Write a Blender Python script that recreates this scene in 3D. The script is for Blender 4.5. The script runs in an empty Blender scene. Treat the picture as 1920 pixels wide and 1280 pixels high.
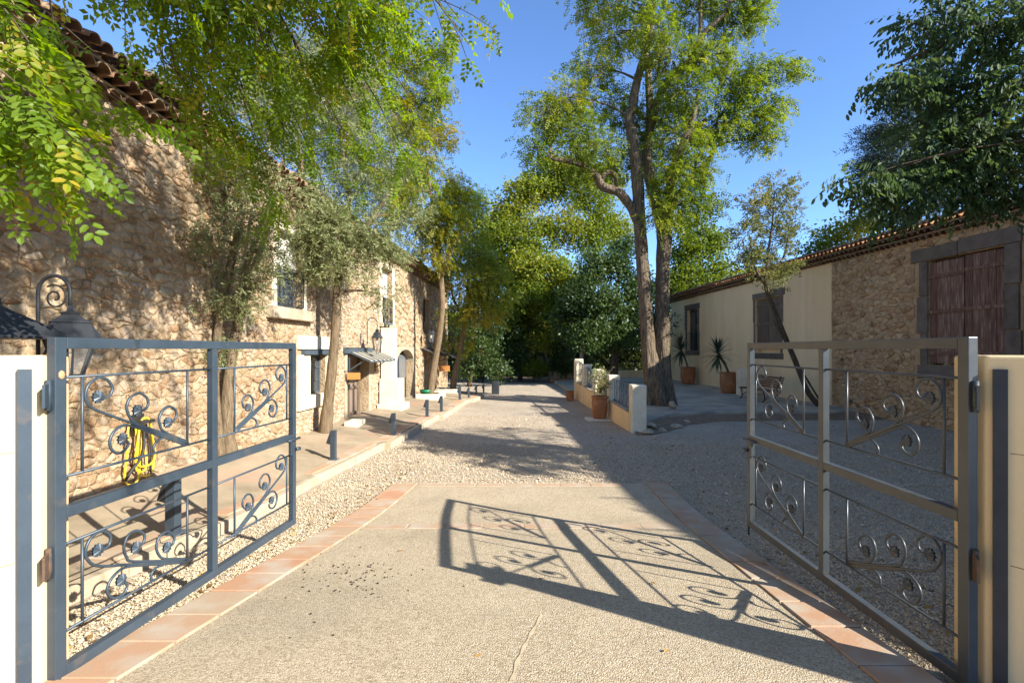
import bpy, bmesh, math, random
import numpy as np
from mathutils import Vector, Matrix, Quaternion

random.seed(11)
rng = np.random.default_rng(11)
R = math.radians
scn = bpy.context.scene
col = scn.collection

# ------------------------------------------------------------------ camera, sky, sun, exposure
CAM_H = 2.1
cam_data = bpy.data.cameras.new("camera")
cam_data.sensor_width = 36.0
cam_data.lens = 18.0
cam_data.shift_y = 15.0 / 1920.0
cam_data.clip_start = 0.05
cam_data.clip_end = 2000.0
cam = bpy.data.objects.new("camera", cam_data)
col.objects.link(cam)
cam.location = (0, 0, CAM_H)
cam.rotation_euler = (R(90), 0, 0)
scn.camera = cam

SUN = Vector((1.505, -0.976, 1.0)).normalized()
world = bpy.data.worlds.new("World")
scn.world = world
world.use_nodes = True
wn = world.node_tree.nodes
wl = world.node_tree.links
wn.clear()
sky = wn.new("ShaderNodeTexSky")
sky.sky_type = 'NISHITA'
sky.sun_disc = False
sky.sun_elevation = math.asin(SUN.z)
sky.sun_rotation = math.atan2(SUN.x, SUN.y)
sky.air_density = 0.7
sky.dust_density = 0.1
sky.ozone_density = 6.0
bg = wn.new("ShaderNodeBackground")
bg.inputs['Strength'].default_value = 0.142
wo = wn.new("ShaderNodeOutputWorld")
wl.new(sky.outputs[0], bg.inputs[0])
wl.new(bg.outputs[0], wo.inputs[0])

sd = bpy.data.lights.new("sun", 'SUN')
sd.energy = 4.7
sd.angle = R(0.5)
sd.color = (1.0, 0.985, 0.95)
so = bpy.data.objects.new("sun", sd)
col.objects.link(so)
so.rotation_euler = (-SUN).to_track_quat('-Z', 'Y').to_euler()
so.location = (30, -20, 30)

scn.view_settings.view_transform = 'Standard'
scn.view_settings.look = 'None'
scn.view_settings.gamma = 1.0
scn.view_settings.use_curve_mapping = False
scn.view_settings.exposure = 1.40

F = 960.0


def gz(y):
    """Height of the yard: a ramp comes down from the street to the flat yard."""
    sp = lambda t: .35 * math.log1p(math.exp(max(-40, min(40, t / .35))))
    low = -.045 * max(0.0, min(1.0, (13.0 - y) / 3.5))
    return .095 * (sp(6.5 - y) - sp(1.0 - y)) + low


def gpt(px, py, dz=0.0):
    """Where the sight line of a photograph pixel meets the yard (dz above it)."""
    y = 1.5
    k = (655 - py) / F
    while y < 60 and CAM_H + k * y > gz(y) + dz:
        y += .005
    return Vector(((px - 960) / F * y, y, gz(y) + dz))


def at(px, py, Y):
    """A point of the place from its direction in the photograph and its distance in metres."""
    return Vector(((px - 960) / F * Y, Y, CAM_H - (py - 655) / F * Y))


# ------------------------------------------------------------------ helpers
ORG = {}


def tag(o, label=None, cat=None, group=None, kind=None):
    if label:
        o['label'] = label
    if cat:
        o['category'] = cat
    if group:
        o['group'] = group
    if kind:
        o['kind'] = kind
    return o


def thing(name, label, cat, loc=(0, 0, 0), group=None, local=False):
    o = bpy.data.objects.new(name, None)
    o.empty_display_size = 0.2
    col.objects.link(o)
    o.location = loc
    ORG[o.name] = Vector((0, 0, 0)) if local else Vector(loc)
    return tag(o, label, cat, group)


def copy_tree(o, parent=None):
    c = o.copy()
    col.objects.link(c)
    if parent:
        c.parent = parent
    for ch in list(o.children):
        copy_tree(ch, c)
    return c


class MB:
    def __init__(s):
        s.v = []
        s.f = []
        s.t = []
        s.s = []

    def face(s, idx, tone=0.5, smooth=False):
        s.f.append(tuple(idx))
        s.t.append(tone)
        s.s.append(smooth)

    def add(s, verts, faces, tone=0.5, smooth=False):
        b = len(s.v)
        s.v.extend([tuple(p) for p in verts])
        for f in faces:
            s.face([b + i for i in f], tone, smooth)

    BOXF = [(0, 3, 2, 1), (4, 5, 6, 7), (0, 1, 5, 4), (1, 2, 6, 5), (2, 3, 7, 6), (3, 0, 4, 7)]

    def box(s, x0, x1, y0, y1, z0, z1, tone=0.5):
        s.add([(x0, y0, z0), (x1, y0, z0), (x1, y1, z0), (x0, y1, z0), (x0, y0, z1), (x1, y0, z1), (x1, y1, z1), (x0, y1, z1)], MB.BOXF, tone)
        return s

    def fbox(s, fr, a0, a1, n0, n1, z0, z1, tone=0.5):
        P = fr.p
        s.add([P(a0, n0, z0), P(a1, n0, z0), P(a1, n1, z0), P(a0, n1, z0), P(a0, n0, z1), P(a1, n0, z1), P(a1, n1, z1), P(a0, n1, z1)], MB.BOXF, tone)
        return s

    def beam(s, p0, p1, w, h, up=(0, 0, 1), tone=0.5):
        p0 = Vector(p0)
        p1 = Vector(p1)
        d = (p1 - p0).normalized()
        u = Vector(up)
        r = d.cross(u)
        if r.length < 1e-4:
            r = d.cross(Vector((0, 1, 0)))
        r.normalize()
        u = r.cross(d).normalized()
        q = [(-w / 2, -h / 2), (w / 2, -h / 2), (w / 2, h / 2), (-w / 2, h / 2)]
        vs = [p0 + r * a + u * b for a, b in q] + [p1 + r * a + u * b for a, b in q]
        s.add(vs, MB.BOXF, tone)
        return s

    def tube(s, pts, rad, n=6, tone=0.5, caps=True, smooth=True, flute=0.0):
        pts = [Vector(p) for p in pts]
        if not hasattr(rad, '__len__'):
            rad = [rad] * len(pts)
        b = len(s.v)
        prev = None
        for i, p in enumerate(pts):
            d = (pts[min(i + 1, len(pts) - 1)] - pts[max(i - 1, 0)])
            if d.length < 1e-9:
                d = Vector((0, 0, 1))
            d.normalize()
            if prev is None:
                r = d.cross(Vector((0.31, 0.17, 0.93)))
                if r.length < 0.05:
                    r = d.cross(Vector((1, 0, 0)))
            else:
                r = prev - d * prev.dot(d)
            r.normalize()
            prev = r
            u = d.cross(r)
            for k in range(n):
                a = 2 * math.pi * k / n
                q = 1.0
                if flute:
                    q += flute * (.5 * math.sin(3 * a + i * .35) + .45 * math.sin(5 * a - i * .5 + 1) + .5 * math.sin(8 * a + i * .9) + random.uniform(-.35, .35))
                s.v.append(tuple(p + (r * math.cos(a) + u * math.sin(a)) * (rad[i] * q)))
        for i in range(len(pts) - 1):
            for k in range(n):
                k2 = (k + 1) % n
                s.face((b + i * n + k, b + i * n + k2, b + (i + 1) * n + k2, b + (i + 1) * n + k), tone, smooth)
        if caps:
            s.face([b + k for k in reversed(range(n))], tone)
            s.face([b + (len(pts) - 1) * n + k for k in range(n)], tone)
        return s

    def lathe(s, prof, n=24, c=(0, 0, 0), tone=0.5, smooth=True, rot=0.0, closed=True):
        b = len(s.v)
        for r, z in prof:
            for k in range(n):
                a = 2 * math.pi * k / n + rot
                s.v.append((c[0] + r * math.cos(a), c[1] + r * math.sin(a), c[2] + z))
        for i in range(len(prof) - 1):
            for k in range(n):
                k2 = (k + 1) % n
                s.face((b + i * n + k, b + i * n + k2, b + (i + 1) * n + k2, b + (i + 1) * n + k), tone, smooth)
        if closed:
            s.face([b + k for k in reversed(range(n))], tone)
            s.face([b + (len(prof) - 1) * n + k for k in range(n)], tone)
        return s

    def prism(s, poly, z0, z1, tone=0.5):
        n = len(poly)
        s.add([(x, y, z0) for x, y in poly] + [(x, y, z1) for x, y in poly],
              [tuple(reversed(range(n))), tuple(range(n, 2 * n))] + [(i, (i + 1) % n, n + (i + 1) % n, n + i) for i in range(n)], tone)
        return s

    def build(s, name, mat, parent=None, bevel=0, seg=2, kind=None, recalc=False):
        me = bpy.data.meshes.new(name)
        o_ = ORG.get(parent.name, Vector((0, 0, 0))) if parent else Vector((0, 0, 0))
        me.from_pydata([(p[0] - o_.x, p[1] - o_.y, p[2] - o_.z) for p in s.v], [], s.f)
        me.polygons.foreach_set('use_smooth', s.s)
        at_ = me.attributes.new('tone', 'FLOAT', 'FACE')
        at_.data.foreach_set('value', s.t)
        me.update()
        if recalc:
            bm = bmesh.new()
            bm.from_mesh(me)
            bmesh.ops.recalc_face_normals(bm, faces=bm.faces)
            bm.to_mesh(me)
            bm.free()
        return link(name, me, mat, parent, o_, bevel, seg, kind)


def link(name, me, mat, parent=None, o_=None, bevel=0, seg=2, kind=None):
    if mat is not None and not me.materials:
        me.materials.append(mat)
    o = bpy.data.objects.new(name, me)
    col.objects.link(o)
    if parent:
        o.parent = parent
    ORG[o.name] = o_ if o_ is not None else Vector((0, 0, 0))
    if bevel:
        m = o.modifiers.new("bevel", 'BEVEL')
        m.width = bevel
        m.segments = seg
        m.limit_method = 'ANGLE'
        m.angle_limit = R(40)
    if kind:
        o['kind'] = kind
    return o


class Frame:
    """Facade coordinates: a along (equals Y), n out of the wall, z up."""

    def __init__(s, x0, slope, side):
        s.x0 = x0
        s.k = slope
        L = math.hypot(1, slope)
        s.n = (side / L, -side * slope / L)
        s.ang = math.atan2(s.n[1], s.n[0])

    def x(s, a):
        return s.x0 + s.k * a

    def p(s, a, n, z):
        return Vector((s.x0 + s.k * a + n * s.n[0], a + n * s.n[1], z))


FL = Frame(-5.22, 0.065, 1)
FR = Frame(12.06, -0.055, -1)


def spline(pts, sub=6):
    P = [Vector(p) for p in pts]
    out = []
    for i in range(len(P) - 1):
        p0 = P[max(i - 1, 0)]
        p1 = P[i]
        p2 = P[i + 1]
        p3 = P[min(i + 2, len(P) - 1)]
        for k in range(sub):
            t = k / sub
            out.append(0.5 * ((2 * p1) + (p2 - p0) * t + (2 * p0 - 5 * p1 + 4 * p2 - p3) * t * t + (3 * p1 - p0 - 3 * p2 + p3) * t ** 3))
    out.append(P[-1])
    return out


# ------------------------------------------------------------------ materials
def mat_new(name):
    m = bpy.data.materials.new(name)
    m.use_nodes = True
    nt = m.node_tree
    nt.nodes.clear()
    return m, nt.nodes, nt.links


def ramp_node(N, stops):
    r = N.new("ShaderNodeValToRGB")
    e = r.color_ramp.elements
    while len(e) < len(stops):
        e.new(0.5)
    for i, (p, c) in enumerate(stops):
        e[i].position = p
        e[i].color = (c[0], c[1], c[2], 1)
    return r


def surf(name, stops, scale=6.0, detail=6, rough=0.85, bump=0.3, bscale=40.0, bdist=0.02, tone=0.0, spec=0.3,
         metal=0.0, stains=None, vor=None, coord='Object', stretch=None, rand=0.0, rough_var=0.0):
    """Colour from fbm noise (+ the piece's own tone), bump from finer noise."""
    m, N, Lk = mat_new(name)
    out = N.new("ShaderNodeOutputMaterial")
    b = N.new("ShaderNodeBsdfPrincipled")
    tc = N.new("ShaderNodeTexCoord")
    vec = tc.outputs[coord]
    if stretch:
        mp = N.new("ShaderNodeMapping")
        mp.inputs['Scale'].default_value = stretch
        Lk.new(vec, mp.inputs[0])
        vec = mp.outputs[0]
    nz = N.new("ShaderNodeTexNoise")
    nz.inputs['Scale'].default_value = scale
    nz.inputs['Detail'].default_value = detail
    nz.inputs['Roughness'].default_value = 0.62
    Lk.new(vec, nz.inputs['Vector'])
    val = nz.outputs['Fac']
    # stretch contrast of the noise
    mr = N.new("ShaderNodeMapRange")
    mr.inputs[1].default_value = 0.28
    mr.inputs[2].default_value = 0.72
    Lk.new(val, mr.inputs[0])
    val = mr.outputs[0]
    if tone or rand:
        if tone:
            a = N.new("ShaderNodeAttribute")
            a.attribute_name = 'tone'
            src = a.outputs['Fac']
            w = tone
        else:
            oi = N.new("ShaderNodeObjectInfo")
            src = oi.outputs['Random']
            w = rand
        mx = N.new("ShaderNodeMix")
        mx.inputs[0].default_value = w
        Lk.new(val, mx.inputs[2])
        Lk.new(src, mx.inputs[3])
        val = mx.outputs[0]
    if not name.startswith(('gate', 'steel', 'black', 'yellow', 'green', 'curtain', 'leaf_yucca')):
        stops = [(p, (c[0], c[1] * .935, c[2] * .79)) for p, c in stops]
    rp = ramp_node(N, stops)
    Lk.new(val, rp.inputs[0])
    colr = rp.outputs[0]
    if vor:
        vs, amt, c2 = vor
        v = N.new("ShaderNodeTexVoronoi")
        v.inputs['Scale'].default_value = vs
        Lk.new(vec, v.inputs['Vector'])
        sep = N.new("ShaderNodeSeparateColor")
        Lk.new(v.outputs['Color'], sep.inputs[0])
        rp2 = ramp_node(N, c2)
        Lk.new(sep.outputs[0], rp2.inputs[0])
        mx2 = N.new("ShaderNodeMix")
        mx2.data_type = 'RGBA'
        mx2.inputs[0].default_value = amt
        Lk.new(colr, mx2.inputs[6])
        Lk.new(rp2.outputs[0], mx2.inputs[7])
        colr = mx2.outputs[2]
    if stains:
        ss, lo, hi, sc, samt = stains
        n3 = N.new("ShaderNodeTexNoise")
        n3.inputs['Scale'].default_value = ss
        n3.inputs['Detail'].default_value = 5
        Lk.new(vec, n3.inputs['Vector'])
        m3 = N.new("ShaderNodeMapRange")
        m3.inputs[1].default_value = lo
        m3.inputs[2].default_value = hi
        m3.inputs[4].default_value = samt
        Lk.new(n3.outputs['Fac'], m3.inputs[0])
        mx3 = N.new("ShaderNodeMix")
        mx3.data_type = 'RGBA'
        Lk.new(m3.outputs[0], mx3.inputs[0])
        Lk.new(colr, mx3.inputs[6])
        mx3.inputs[7].default_value = (sc[0], sc[1], sc[2], 1)
        colr = mx3.outputs[2]
    Lk.new(colr, b.inputs['Base Color'])
    b.inputs['Roughness'].default_value = rough
    b.inputs['Specular IOR Level'].default_value = spec
    b.inputs['Metallic'].default_value = metal
    if bump:
        n2 = N.new("ShaderNodeTexNoise")
        n2.inputs['Scale'].default_value = bscale
        n2.inputs['Detail'].default_value = 5
        n2.inputs['Roughness'].default_value = 0.65
        Lk.new(vec, n2.inputs['Vector'])
        h = n2.outputs['Fac']
        if vor:
            ad = N.new("ShaderNodeMath")
            ad.operation = 'SUBTRACT'
            Lk.new(h, ad.inputs[0])
            Lk.new(v.outputs['Distance'], ad.inputs[1])
            h = ad.outputs[0]
        bp = N.new("ShaderNodeBump")
        bp.inputs['Strength'].default_value = bump
        bp.inputs['Distance'].default_value = bdist
        Lk.new(h, bp.inputs['Height'])
        Lk.new(bp.outputs[0], b.inputs['Normal'])
    Lk.new(b.outputs[0], out.inputs[0])
    return m


def leaf_mat(name, stops, trans=0.35, rough=0.45, spec=0.35, back=None):
    m, N, Lk = mat_new(name)
    out = N.new("ShaderNodeOutputMaterial")
    a = N.new("ShaderNodeAttribute")
    a.attribute_name = 'tone'
    rp = ramp_node(N, stops)
    Lk.new(a.outputs['Fac'], rp.inputs[0])
    b = N.new("ShaderNodeBsdfPrincipled")
    b.inputs['Roughness'].default_value = rough
    b.inputs['Specular IOR Level'].default_value = spec
    Lk.new(rp.outputs[0], b.inputs['Base Color'])
    t = N.new("ShaderNodeBsdfTranslucent")
    hs = N.new("ShaderNodeHueSaturation")
    hs.inputs['Value'].default_value = 1.95
    hs.inputs['Saturation'].default_value = 1.1
    hs.inputs['Hue'].default_value = 0.487
    Lk.new(rp.outputs[0], hs.inputs['Color'])
    Lk.new(hs.outputs[0], t.inputs['Color'])
    mx = N.new("ShaderNodeMixShader")
    mx.inputs[0].default_value = trans
    Lk.new(b.outputs[0], mx.inputs[1])
    Lk.new(t.outputs[0], mx.inputs[2])
    Lk.new(mx.outputs[0], out.inputs[0])
    return m


def glass_mat(name, tint=(0.05, 0.06, 0.065)):
    m, N, Lk = mat_new(name)
    out = N.new("ShaderNodeOutputMaterial")
    b = N.new("ShaderNodeBsdfPrincipled")
    b.inputs['Base Color'].default_value = (*tint, 1)
    b.inputs['Roughness'].default_value = 0.06
    b.inputs['Specular IOR Level'].default_value = 0.6
    Lk.new(b.outputs[0], out.inputs[0])
    return m


def clear_glass(name, tint=(0.35, 0.36, 0.34), alpha=0.16):
    m, N, Lk = mat_new(name)
    out = N.new("ShaderNodeOutputMaterial")
    b = N.new("ShaderNodeBsdfPrincipled")
    b.inputs['Base Color'].default_value = (*tint, 1)
    b.inputs['Roughness'].default_value = 0.25
    b.inputs['Alpha'].default_value = alpha
    Lk.new(b.outputs[0], out.inputs[0])
    return m


M = {}
M['earth'] = surf('earth', [(0.2, (.30, .235, .16)), (0.8, (.40, .32, .225))], scale=1.5, bump=.5, bscale=30)
M['gravel_bed'] = surf('gravel_bed', [(0.1, (.36, .28, .195)), (0.9, (.54, .445, .33))], scale=.8, detail=4, bump=1.0, bscale=70, bdist=.02,
                       vor=(55, .62, [(0, (.13, .095, .065)), (.2, (.40, .31, .22)), (.55, (.54, .45, .34)), (1, (.70, .60, .46))]),
                       stains=(.35, .5, .75, (.30, .23, .15), .45))
M['pebble'] = surf('pebble', [(0.0, (.15, .11, .075)), (0.15, (.36, .28, .195)), (0.5, (.48, .395, .29)), (1, (.62, .54, .42))], scale=9, tone=.8, bump=.2, bscale=120)
M['concrete_drive'] = surf('concrete_drive', [(0.1, (.37, .285, .18)), (0.9, (.50, .40, .27))], scale=1.3, detail=7, bump=.8, bscale=130, bdist=.008,
                           vor=(95, .5, [(0, (.12, .095, .065)), (.25, (.36, .285, .19)), (.6, (.50, .41, .285)), (1, (.70, .60, .44))]),
                           stains=(.7, .5, .72, (.26, .205, .135), .5))
M['paver'] = surf('paver', [(0.0, (.40, .33, .25)), (0.3, (.41, .29, .205)), (0.6, (.43, .26, .17)), (1, (.43, .22, .135))], scale=5, tone=.72, bump=.4, bscale=45, bdist=.006,
                  stains=(3.2, .45, .66, (.44, .36, .26), .85))
M['sidewalk'] = surf('sidewalk', [(0.1, (.23, .185, .135)), (0.9, (.37, .305, .225))], scale=1.6, detail=7, bump=.4, bscale=50, bdist=.008,
                     stains=(1.1, .5, .68, (.38, .23, .145), .65))
M['kerb'] = surf('kerb', [(0.1, (.35, .29, .215)), (0.9, (.50, .425, .33))], scale=4, bump=.5, bscale=40, bdist=.01, stains=(3, .55, .75, (.42, .34, .24), .6))
M['limestone'] = surf('limestone', [(0.0, (.165, .098, .058)), (0.18, (.29, .182, .108)), (0.38, (.37, .258, .164)), (.62, (.425, .325, .225)), (.85, (.50, .41, .30)), (1, (.35, .315, .25))],
                      scale=7, detail=8, tone=.62, bump=.9, bscale=30, bdist=.04, rough=.95, spec=.1, stains=(5, .5, .58, (.46, .345, .235), .75))
M['limestone_pale'] = surf('limestone_pale', [(0.0, (.165, .098, .058)), (0.18, (.29, .182, .108)), (0.38, (.37, .258, .164)), (.62, (.425, .325, .225)), (.85, (.50, .41, .30)), (1, (.35, .315, .25))],
                      scale=7, detail=8, tone=.62, bump=.9, bscale=30, bdist=.04, rough=.95, spec=.1, stains=(5, .42, .54, (.50, .385, .27), .85))
M['mortar'] = surf('mortar', [(0.1, (.32, .232, .150)), (0.9, (.47, .365, .255))], scale=3, detail=8, bump=1.0, bscale=14, bdist=.06, rough=.95, spec=.1)
M['rubble_right'] = surf('rubble_right', [(0.0, (.075, .065, .06)), (0.07, (.10, .085, .075)), (.1, (.32, .19, .10)), (0.35, (.47, .305, .175)), (.65, (.56, .395, .235)), (1, (.65, .50, .33))],
                         scale=7, detail=8, tone=.75, bump=1.0, bscale=18, bdist=.045, rough=.95, spec=.1, stains=(7, .52, .62, (.44, .325, .215), .5))
M['mortar_right'] = surf('mortar_right', [(0.1, (.41, .275, .155)), (0.9, (.57, .41, .245))], scale=3, detail=8, bump=1.0, bscale=14, bdist=.06, rough=.95, spec=.1)
M['render'] = surf('render', [(0.1, (.76, .575, .36)), (0.9, (.86, .67, .44))], scale=.9, detail=7, bump=.25, bscale=55, bdist=.008, rough=.9, spec=.15,
                   stains=(1.1, .52, .75, (.60, .47, .30), .35), stretch=(1.3, 1.3, .3))
M['pier'] = surf('pier', [(0.1, (.66, .51, .31)), (0.9, (.74, .59, .38))], scale=1.2, detail=7, bump=.3, bscale=60, bdist=.006, rough=.9, spec=.15,
                 stains=(1.4, .56, .8, (.56, .43, .27), .5))
M['white_stone'] = surf('white_stone', [(0.1, (.62, .55, .44)), (0.9, (.78, .72, .60))], scale=2.5, detail=7, bump=.35, bscale=40, bdist=.008, rough=.9, spec=.15,
                        stains=(2.2, .55, .75, (.50, .42, .31), .5))
M['grey_stone'] = surf('grey_stone', [(0.1, (.30, .25, .19)), (0.9, (.45, .385, .30))], scale=4, bump=.5, bscale=35, bdist=.012)
M['basalt'] = surf('basalt', [(0.1, (.10, .080, .066)), (0.9, (.20, .163, .138))], scale=4, detail=7, bump=.7, bscale=40, bdist=.012, rough=.9, rand=.3)
M['tile'] = surf('tile', [(0.0, (.12, .07, .045)), (.35, (.22, .13, .085)), (.7, (.29, .20, .13)), (1, (.33, .26, .185))], scale=8, bump=.4, bscale=50, bdist=.008, rand=.6, rough=.9)
M['roof_sheet'] = surf('roof_sheet', [(0.0, (.20, .11, .065)), (.5, (.36, .20, .115)), (1, (.42, .30, .19))], scale=6, bump=.4, bscale=40, bdist=.01, rough=.9)
M['gate'] = surf('gate_paint', [(0.1, (.028, .041, .052)), (0.9, (.045, .062, .076))], scale=3, detail=8, bump=.12, bscale=80, bdist=.002, rough=.42, spec=.5,
                 stains=(9, .60, .70, (.11, .085, .065), .45))
M['gate_shaded'] = surf('gate_paint_shaded', [(0.1, (.042, .047, .048)), (0.9, (.060, .066, .066))], scale=3, detail=8, bump=.12, bscale=80, bdist=.002, rough=.36, spec=.55,  # greyer copy of the gate paint, with the right leaf's shade in its colour
                      stains=(9, .60, .70, (.11, .09, .07), .45))
M['steel_dark'] = surf('steel_dark', [(0.1, (.018, .019, .021)), (0.9, (.034, .036, .038))], scale=5, bump=.1, bscale=60, bdist=.002, rough=.5, spec=.35)
M['steel_blue'] = surf('steel_blue', [(0.1, (.05, .065, .076)), (0.9, (.075, .093, .106))], scale=4, bump=.1, bscale=60, bdist=.002, rough=.45, spec=.5)
M['rust'] = surf('rust', [(0.1, (.06, .05, .045)), (0.9, (.15, .09, .06))], scale=20, bump=.3, bscale=80, bdist=.002)
M['bolt'] = surf('pale_patch', [(0.1, (.36, .22, .12)), (0.9, (.44, .29, .17))], scale=20, bump=.2)
M['red_wood'] = surf('red_wood', [(0.0, (.07, .037, .026)), (.33, (.135, .068, .047)), (.55, (.20, .112, .083)), (.85, (.36, .27, .22)), (1, (.42, .34, .28))], scale=7, detail=9, bump=.5, bscale=30, bdist=.006,
                     stretch=(4, 4, .35), rand=.25, rough=.8)
M['grey_wood'] = surf('grey_wood', [(0.0, (.07, .05, .036)), (.5, (.145, .11, .08)), (1, (.26, .21, .16))], scale=7, detail=9, bump=.5, bscale=30, bdist=.006,
                      stretch=(4, 4, .35), rand=.25, rough=.85)
M['dark_wood'] = surf('dark_wood', [(0.0, (.035, .022, .015)), (1, (.085, .055, .04))], scale=8, bump=.4, bscale=30, stretch=(4, 4, .4))
M['bench_wood'] = surf('bench_wood', [(0.0, (.11, .05, .03)), (1, (.21, .105, .065))], scale=9, bump=.3, bscale=40, rand=.3, rough=.55)
M['sign_wood'] = surf('sign_wood', [(0.0, (.44, .17, .045)), (1, (.60, .29, .10))], scale=14, bump=.2, bscale=40, stretch=(.4, .4, 5), rough=.5)
M['terracotta'] = surf('terracotta', [(0.1, (.26, .105, .045)), (0.9, (.40, .18, .085))], scale=4, detail=7, bump=.3, bscale=60, bdist=.004, rough=.8,
                       stains=(4, .55, .75, (.45, .32, .22), .45), rand=.2)
M['soil'] = surf('soil', [(0.1, (.05, .035, .022)), (0.9, (.12, .085, .055))], scale=14, bump=.7, bscale=60)
M['leaf_litter'] = surf('leaf_litter', [(0.1, (.11, .07, .04)), (.5, (.20, .13, .075)), (0.9, (.33, .25, .17))], scale=5, detail=9, bump=.8, bscale=60,
                        vor=(40, .5, [(0, (.08, .05, .03)), (.5, (.25, .15, .08)), (1, (.42, .32, .22))]))
M['concrete_terrace'] = surf('concrete_terrace', [(0.1, (.33, .285, .225)), (0.9, (.50, .44, .36))], scale=1.4, detail=8, bump=.4, bscale=60, bdist=.006,
                             stains=(.9, .45, .65, (.21, .185, .155), .7))
M['rock'] = surf('rock', [(0.1, (.27, .22, .165)), (0.9, (.46, .40, .32))], scale=6, bump=.6, bscale=30, bdist=.015)
M['yellow_hose'] = surf('yellow_hose', [(0.1, (.68, .46, .02)), (0.9, (.78, .56, .04))], scale=6, bump=.05, rough=.4)
M['black_rubber'] = surf('black_rubber', [(0.1, (.02, .018, .017)), (0.9, (.04, .036, .03))], scale=6, bump=.05, rough=.5)
M['green_plastic'] = surf('green_plastic', [(0.1, (.01, .13, .05)), (0.9, (.02, .18, .07))], scale=6, bump=.05, rough=.4)
M['berry'] = surf('berry', [(0.1, (.02, .013, .012)), (0.9, (.05, .03, .025))], scale=30, bump=.1, rough=.5)
M['dry_leaf'] = surf('dry_leaf', [(0.1, (.30, .15, .04)), (0.9, (.45, .28, .08))], scale=9, bump=.1, rand=.5)
M['dry_leaf_stuff'] = leaf_mat('dry_leaf_stuff', [(0, (.10, .055, .02)), (.6, (.22, .13, .05)), (1, (.38, .27, .08))], .1, rough=.7, spec=.1)
M['scuff'] = surf('scuff', [(0.1, (.46, .38, .27)), (0.9, (.56, .47, .34))], scale=20, bump=.3, bscale=90)
M['curtain'] = surf('curtain', [(0.1, (.50, .45, .38)), (0.9, (.66, .61, .53))], scale=3, bump=.3, bscale=12, stretch=(6, 6, .3))
M['brown_curtain'] = surf('brown_curtain', [(0.1, (.15, .115, .10)), (0.9, (.27, .21, .185))], scale=3, bump=.3, bscale=12, stretch=(6, 6, .3), rough=.35)
M['glass'] = glass_mat('window_glass')
M['glass_grey'] = glass_mat('door_glass', (.14, .15, .15))
M['canopy_glass'] = surf('canopy_glass', [(0.1, (.42, .38, .31)), (0.9, (.55, .50, .42))], scale=3, bump=.05, rough=.3, spec=.5)
M['lamp_glass'] = clear_glass('lamp_glass')
M['bark_robinia'] = surf('bark_robinia', [(0.0, (.05, .038, .029)), (.45, (.15, .118, .088)), (1, (.30, .245, .19))], scale=6, detail=9, bump=1.0, bscale=9, bdist=.09,
                         stretch=(3.2, 3.2, .5), rough=.95, spec=.1)
M['bark_pale'] = surf('bark_pale', [(0.0, (.085, .062, .043)), (.5, (.18, .135, .092)), (1, (.29, .225, .155))], scale=9, detail=9, bump=1.0, bscale=26, bdist=.03, stretch=(3, 3, .35), rough=.95, spec=.1)
M['bark_dark'] = surf('bark_dark', [(0.0, (.05, .038, .03)), (1, (.15, .115, .085))], scale=6, bump=.7, bscale=20, bdist=.02, stretch=(2.5, 2.5, .5), rough=.95, spec=.1)
M['bark_plane'] = surf('bark_plane', [(0.0, (.19, .165, .12)), (.5, (.33, .30, .23)), (1, (.46, .43, .35))], scale=3, bump=.3, bscale=14, rough=.9, spec=.1)
M['leaf_robinia_near'] = leaf_mat('leaf_robinia_near', [(0, (.065, .12, .012)), (.45, (.12, .195, .016)), (.85, (.185, .25, .022)), (1, (.34, .27, .03))], .55, rough=.45, spec=.25)
M['leaf_robinia'] = leaf_mat('leaf_robinia', [(0, (.055, .095, .012)), (.5, (.115, .16, .018)), (.88, (.18, .205, .025)), (1, (.28, .23, .03))], .45, spec=.2)
M['leaf_robinia_yellow'] = leaf_mat('leaf_robinia_yellow', [(0, (.075, .115, .014)), (.5, (.16, .185, .02)), (.8, (.26, .23, .024)), (1, (.36, .27, .03))], .45, spec=.2)
M['leaf_pepper'] = leaf_mat('leaf_pepper', [(0, (.09, .11, .04)), (.5, (.18, .20, .075)), (.84, (.27, .27, .11)), (.93, (.18, .15, .05)), (1, (.24, .11, .04))], .25, rough=.5)
M['leaf_plane'] = leaf_mat('leaf_plane', [(0, (.06, .10, .013)), (.5, (.13, .172, .02)), (.85, (.20, .225, .028)), (1, (.25, .22, .035))], .42, spec=.2)
M['leaf_celtis'] = leaf_mat('leaf_celtis', [(0, (.028, .052, .016)), (.6, (.06, .095, .028)), (1, (.12, .145, .04))], .36, rough=.55, spec=.25)
M['leaf_dark'] = leaf_mat('leaf_dark', [(0, (.022, .044, .012)), (.6, (.055, .09, .022)), (1, (.105, .145, .034))], .34, rough=.45, spec=.3)
M['leaf_olive'] = leaf_mat('leaf_olive', [(0, (.06, .075, .022)), (.5, (.13, .14, .04)), (1, (.22, .195, .06))], .35, rough=.6, spec=.15)
M['leaf_conifer'] = leaf_mat('leaf_conifer', [(0, (.012, .025, .014)), (1, (.04, .06, .032))], .1, rough=.6)
M['leaf_yucca'] = surf('leaf_yucca', [(0.0, (.018, .04, .018)), (1, (.055, .09, .035))], scale=5, bump=.1, rough=.4, rand=.6, spec=.5)
M['leaf_wood'] = leaf_mat('leaf_wood', [(0, (.03, .045, .010)), (.6, (.075, .10, .02)), (1, (.14, .15, .035))], .34)

# ------------------------------------------------------------------ ground, drive, yard
mb = MB()
mb.add([(-400, -300, -.14), (400, -300, -.14), (400, 600, -.14), (-400, 600, -.14)], [(0, 1, 2, 3)])
mb.build('ground', M['earth'], kind='structure')

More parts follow.
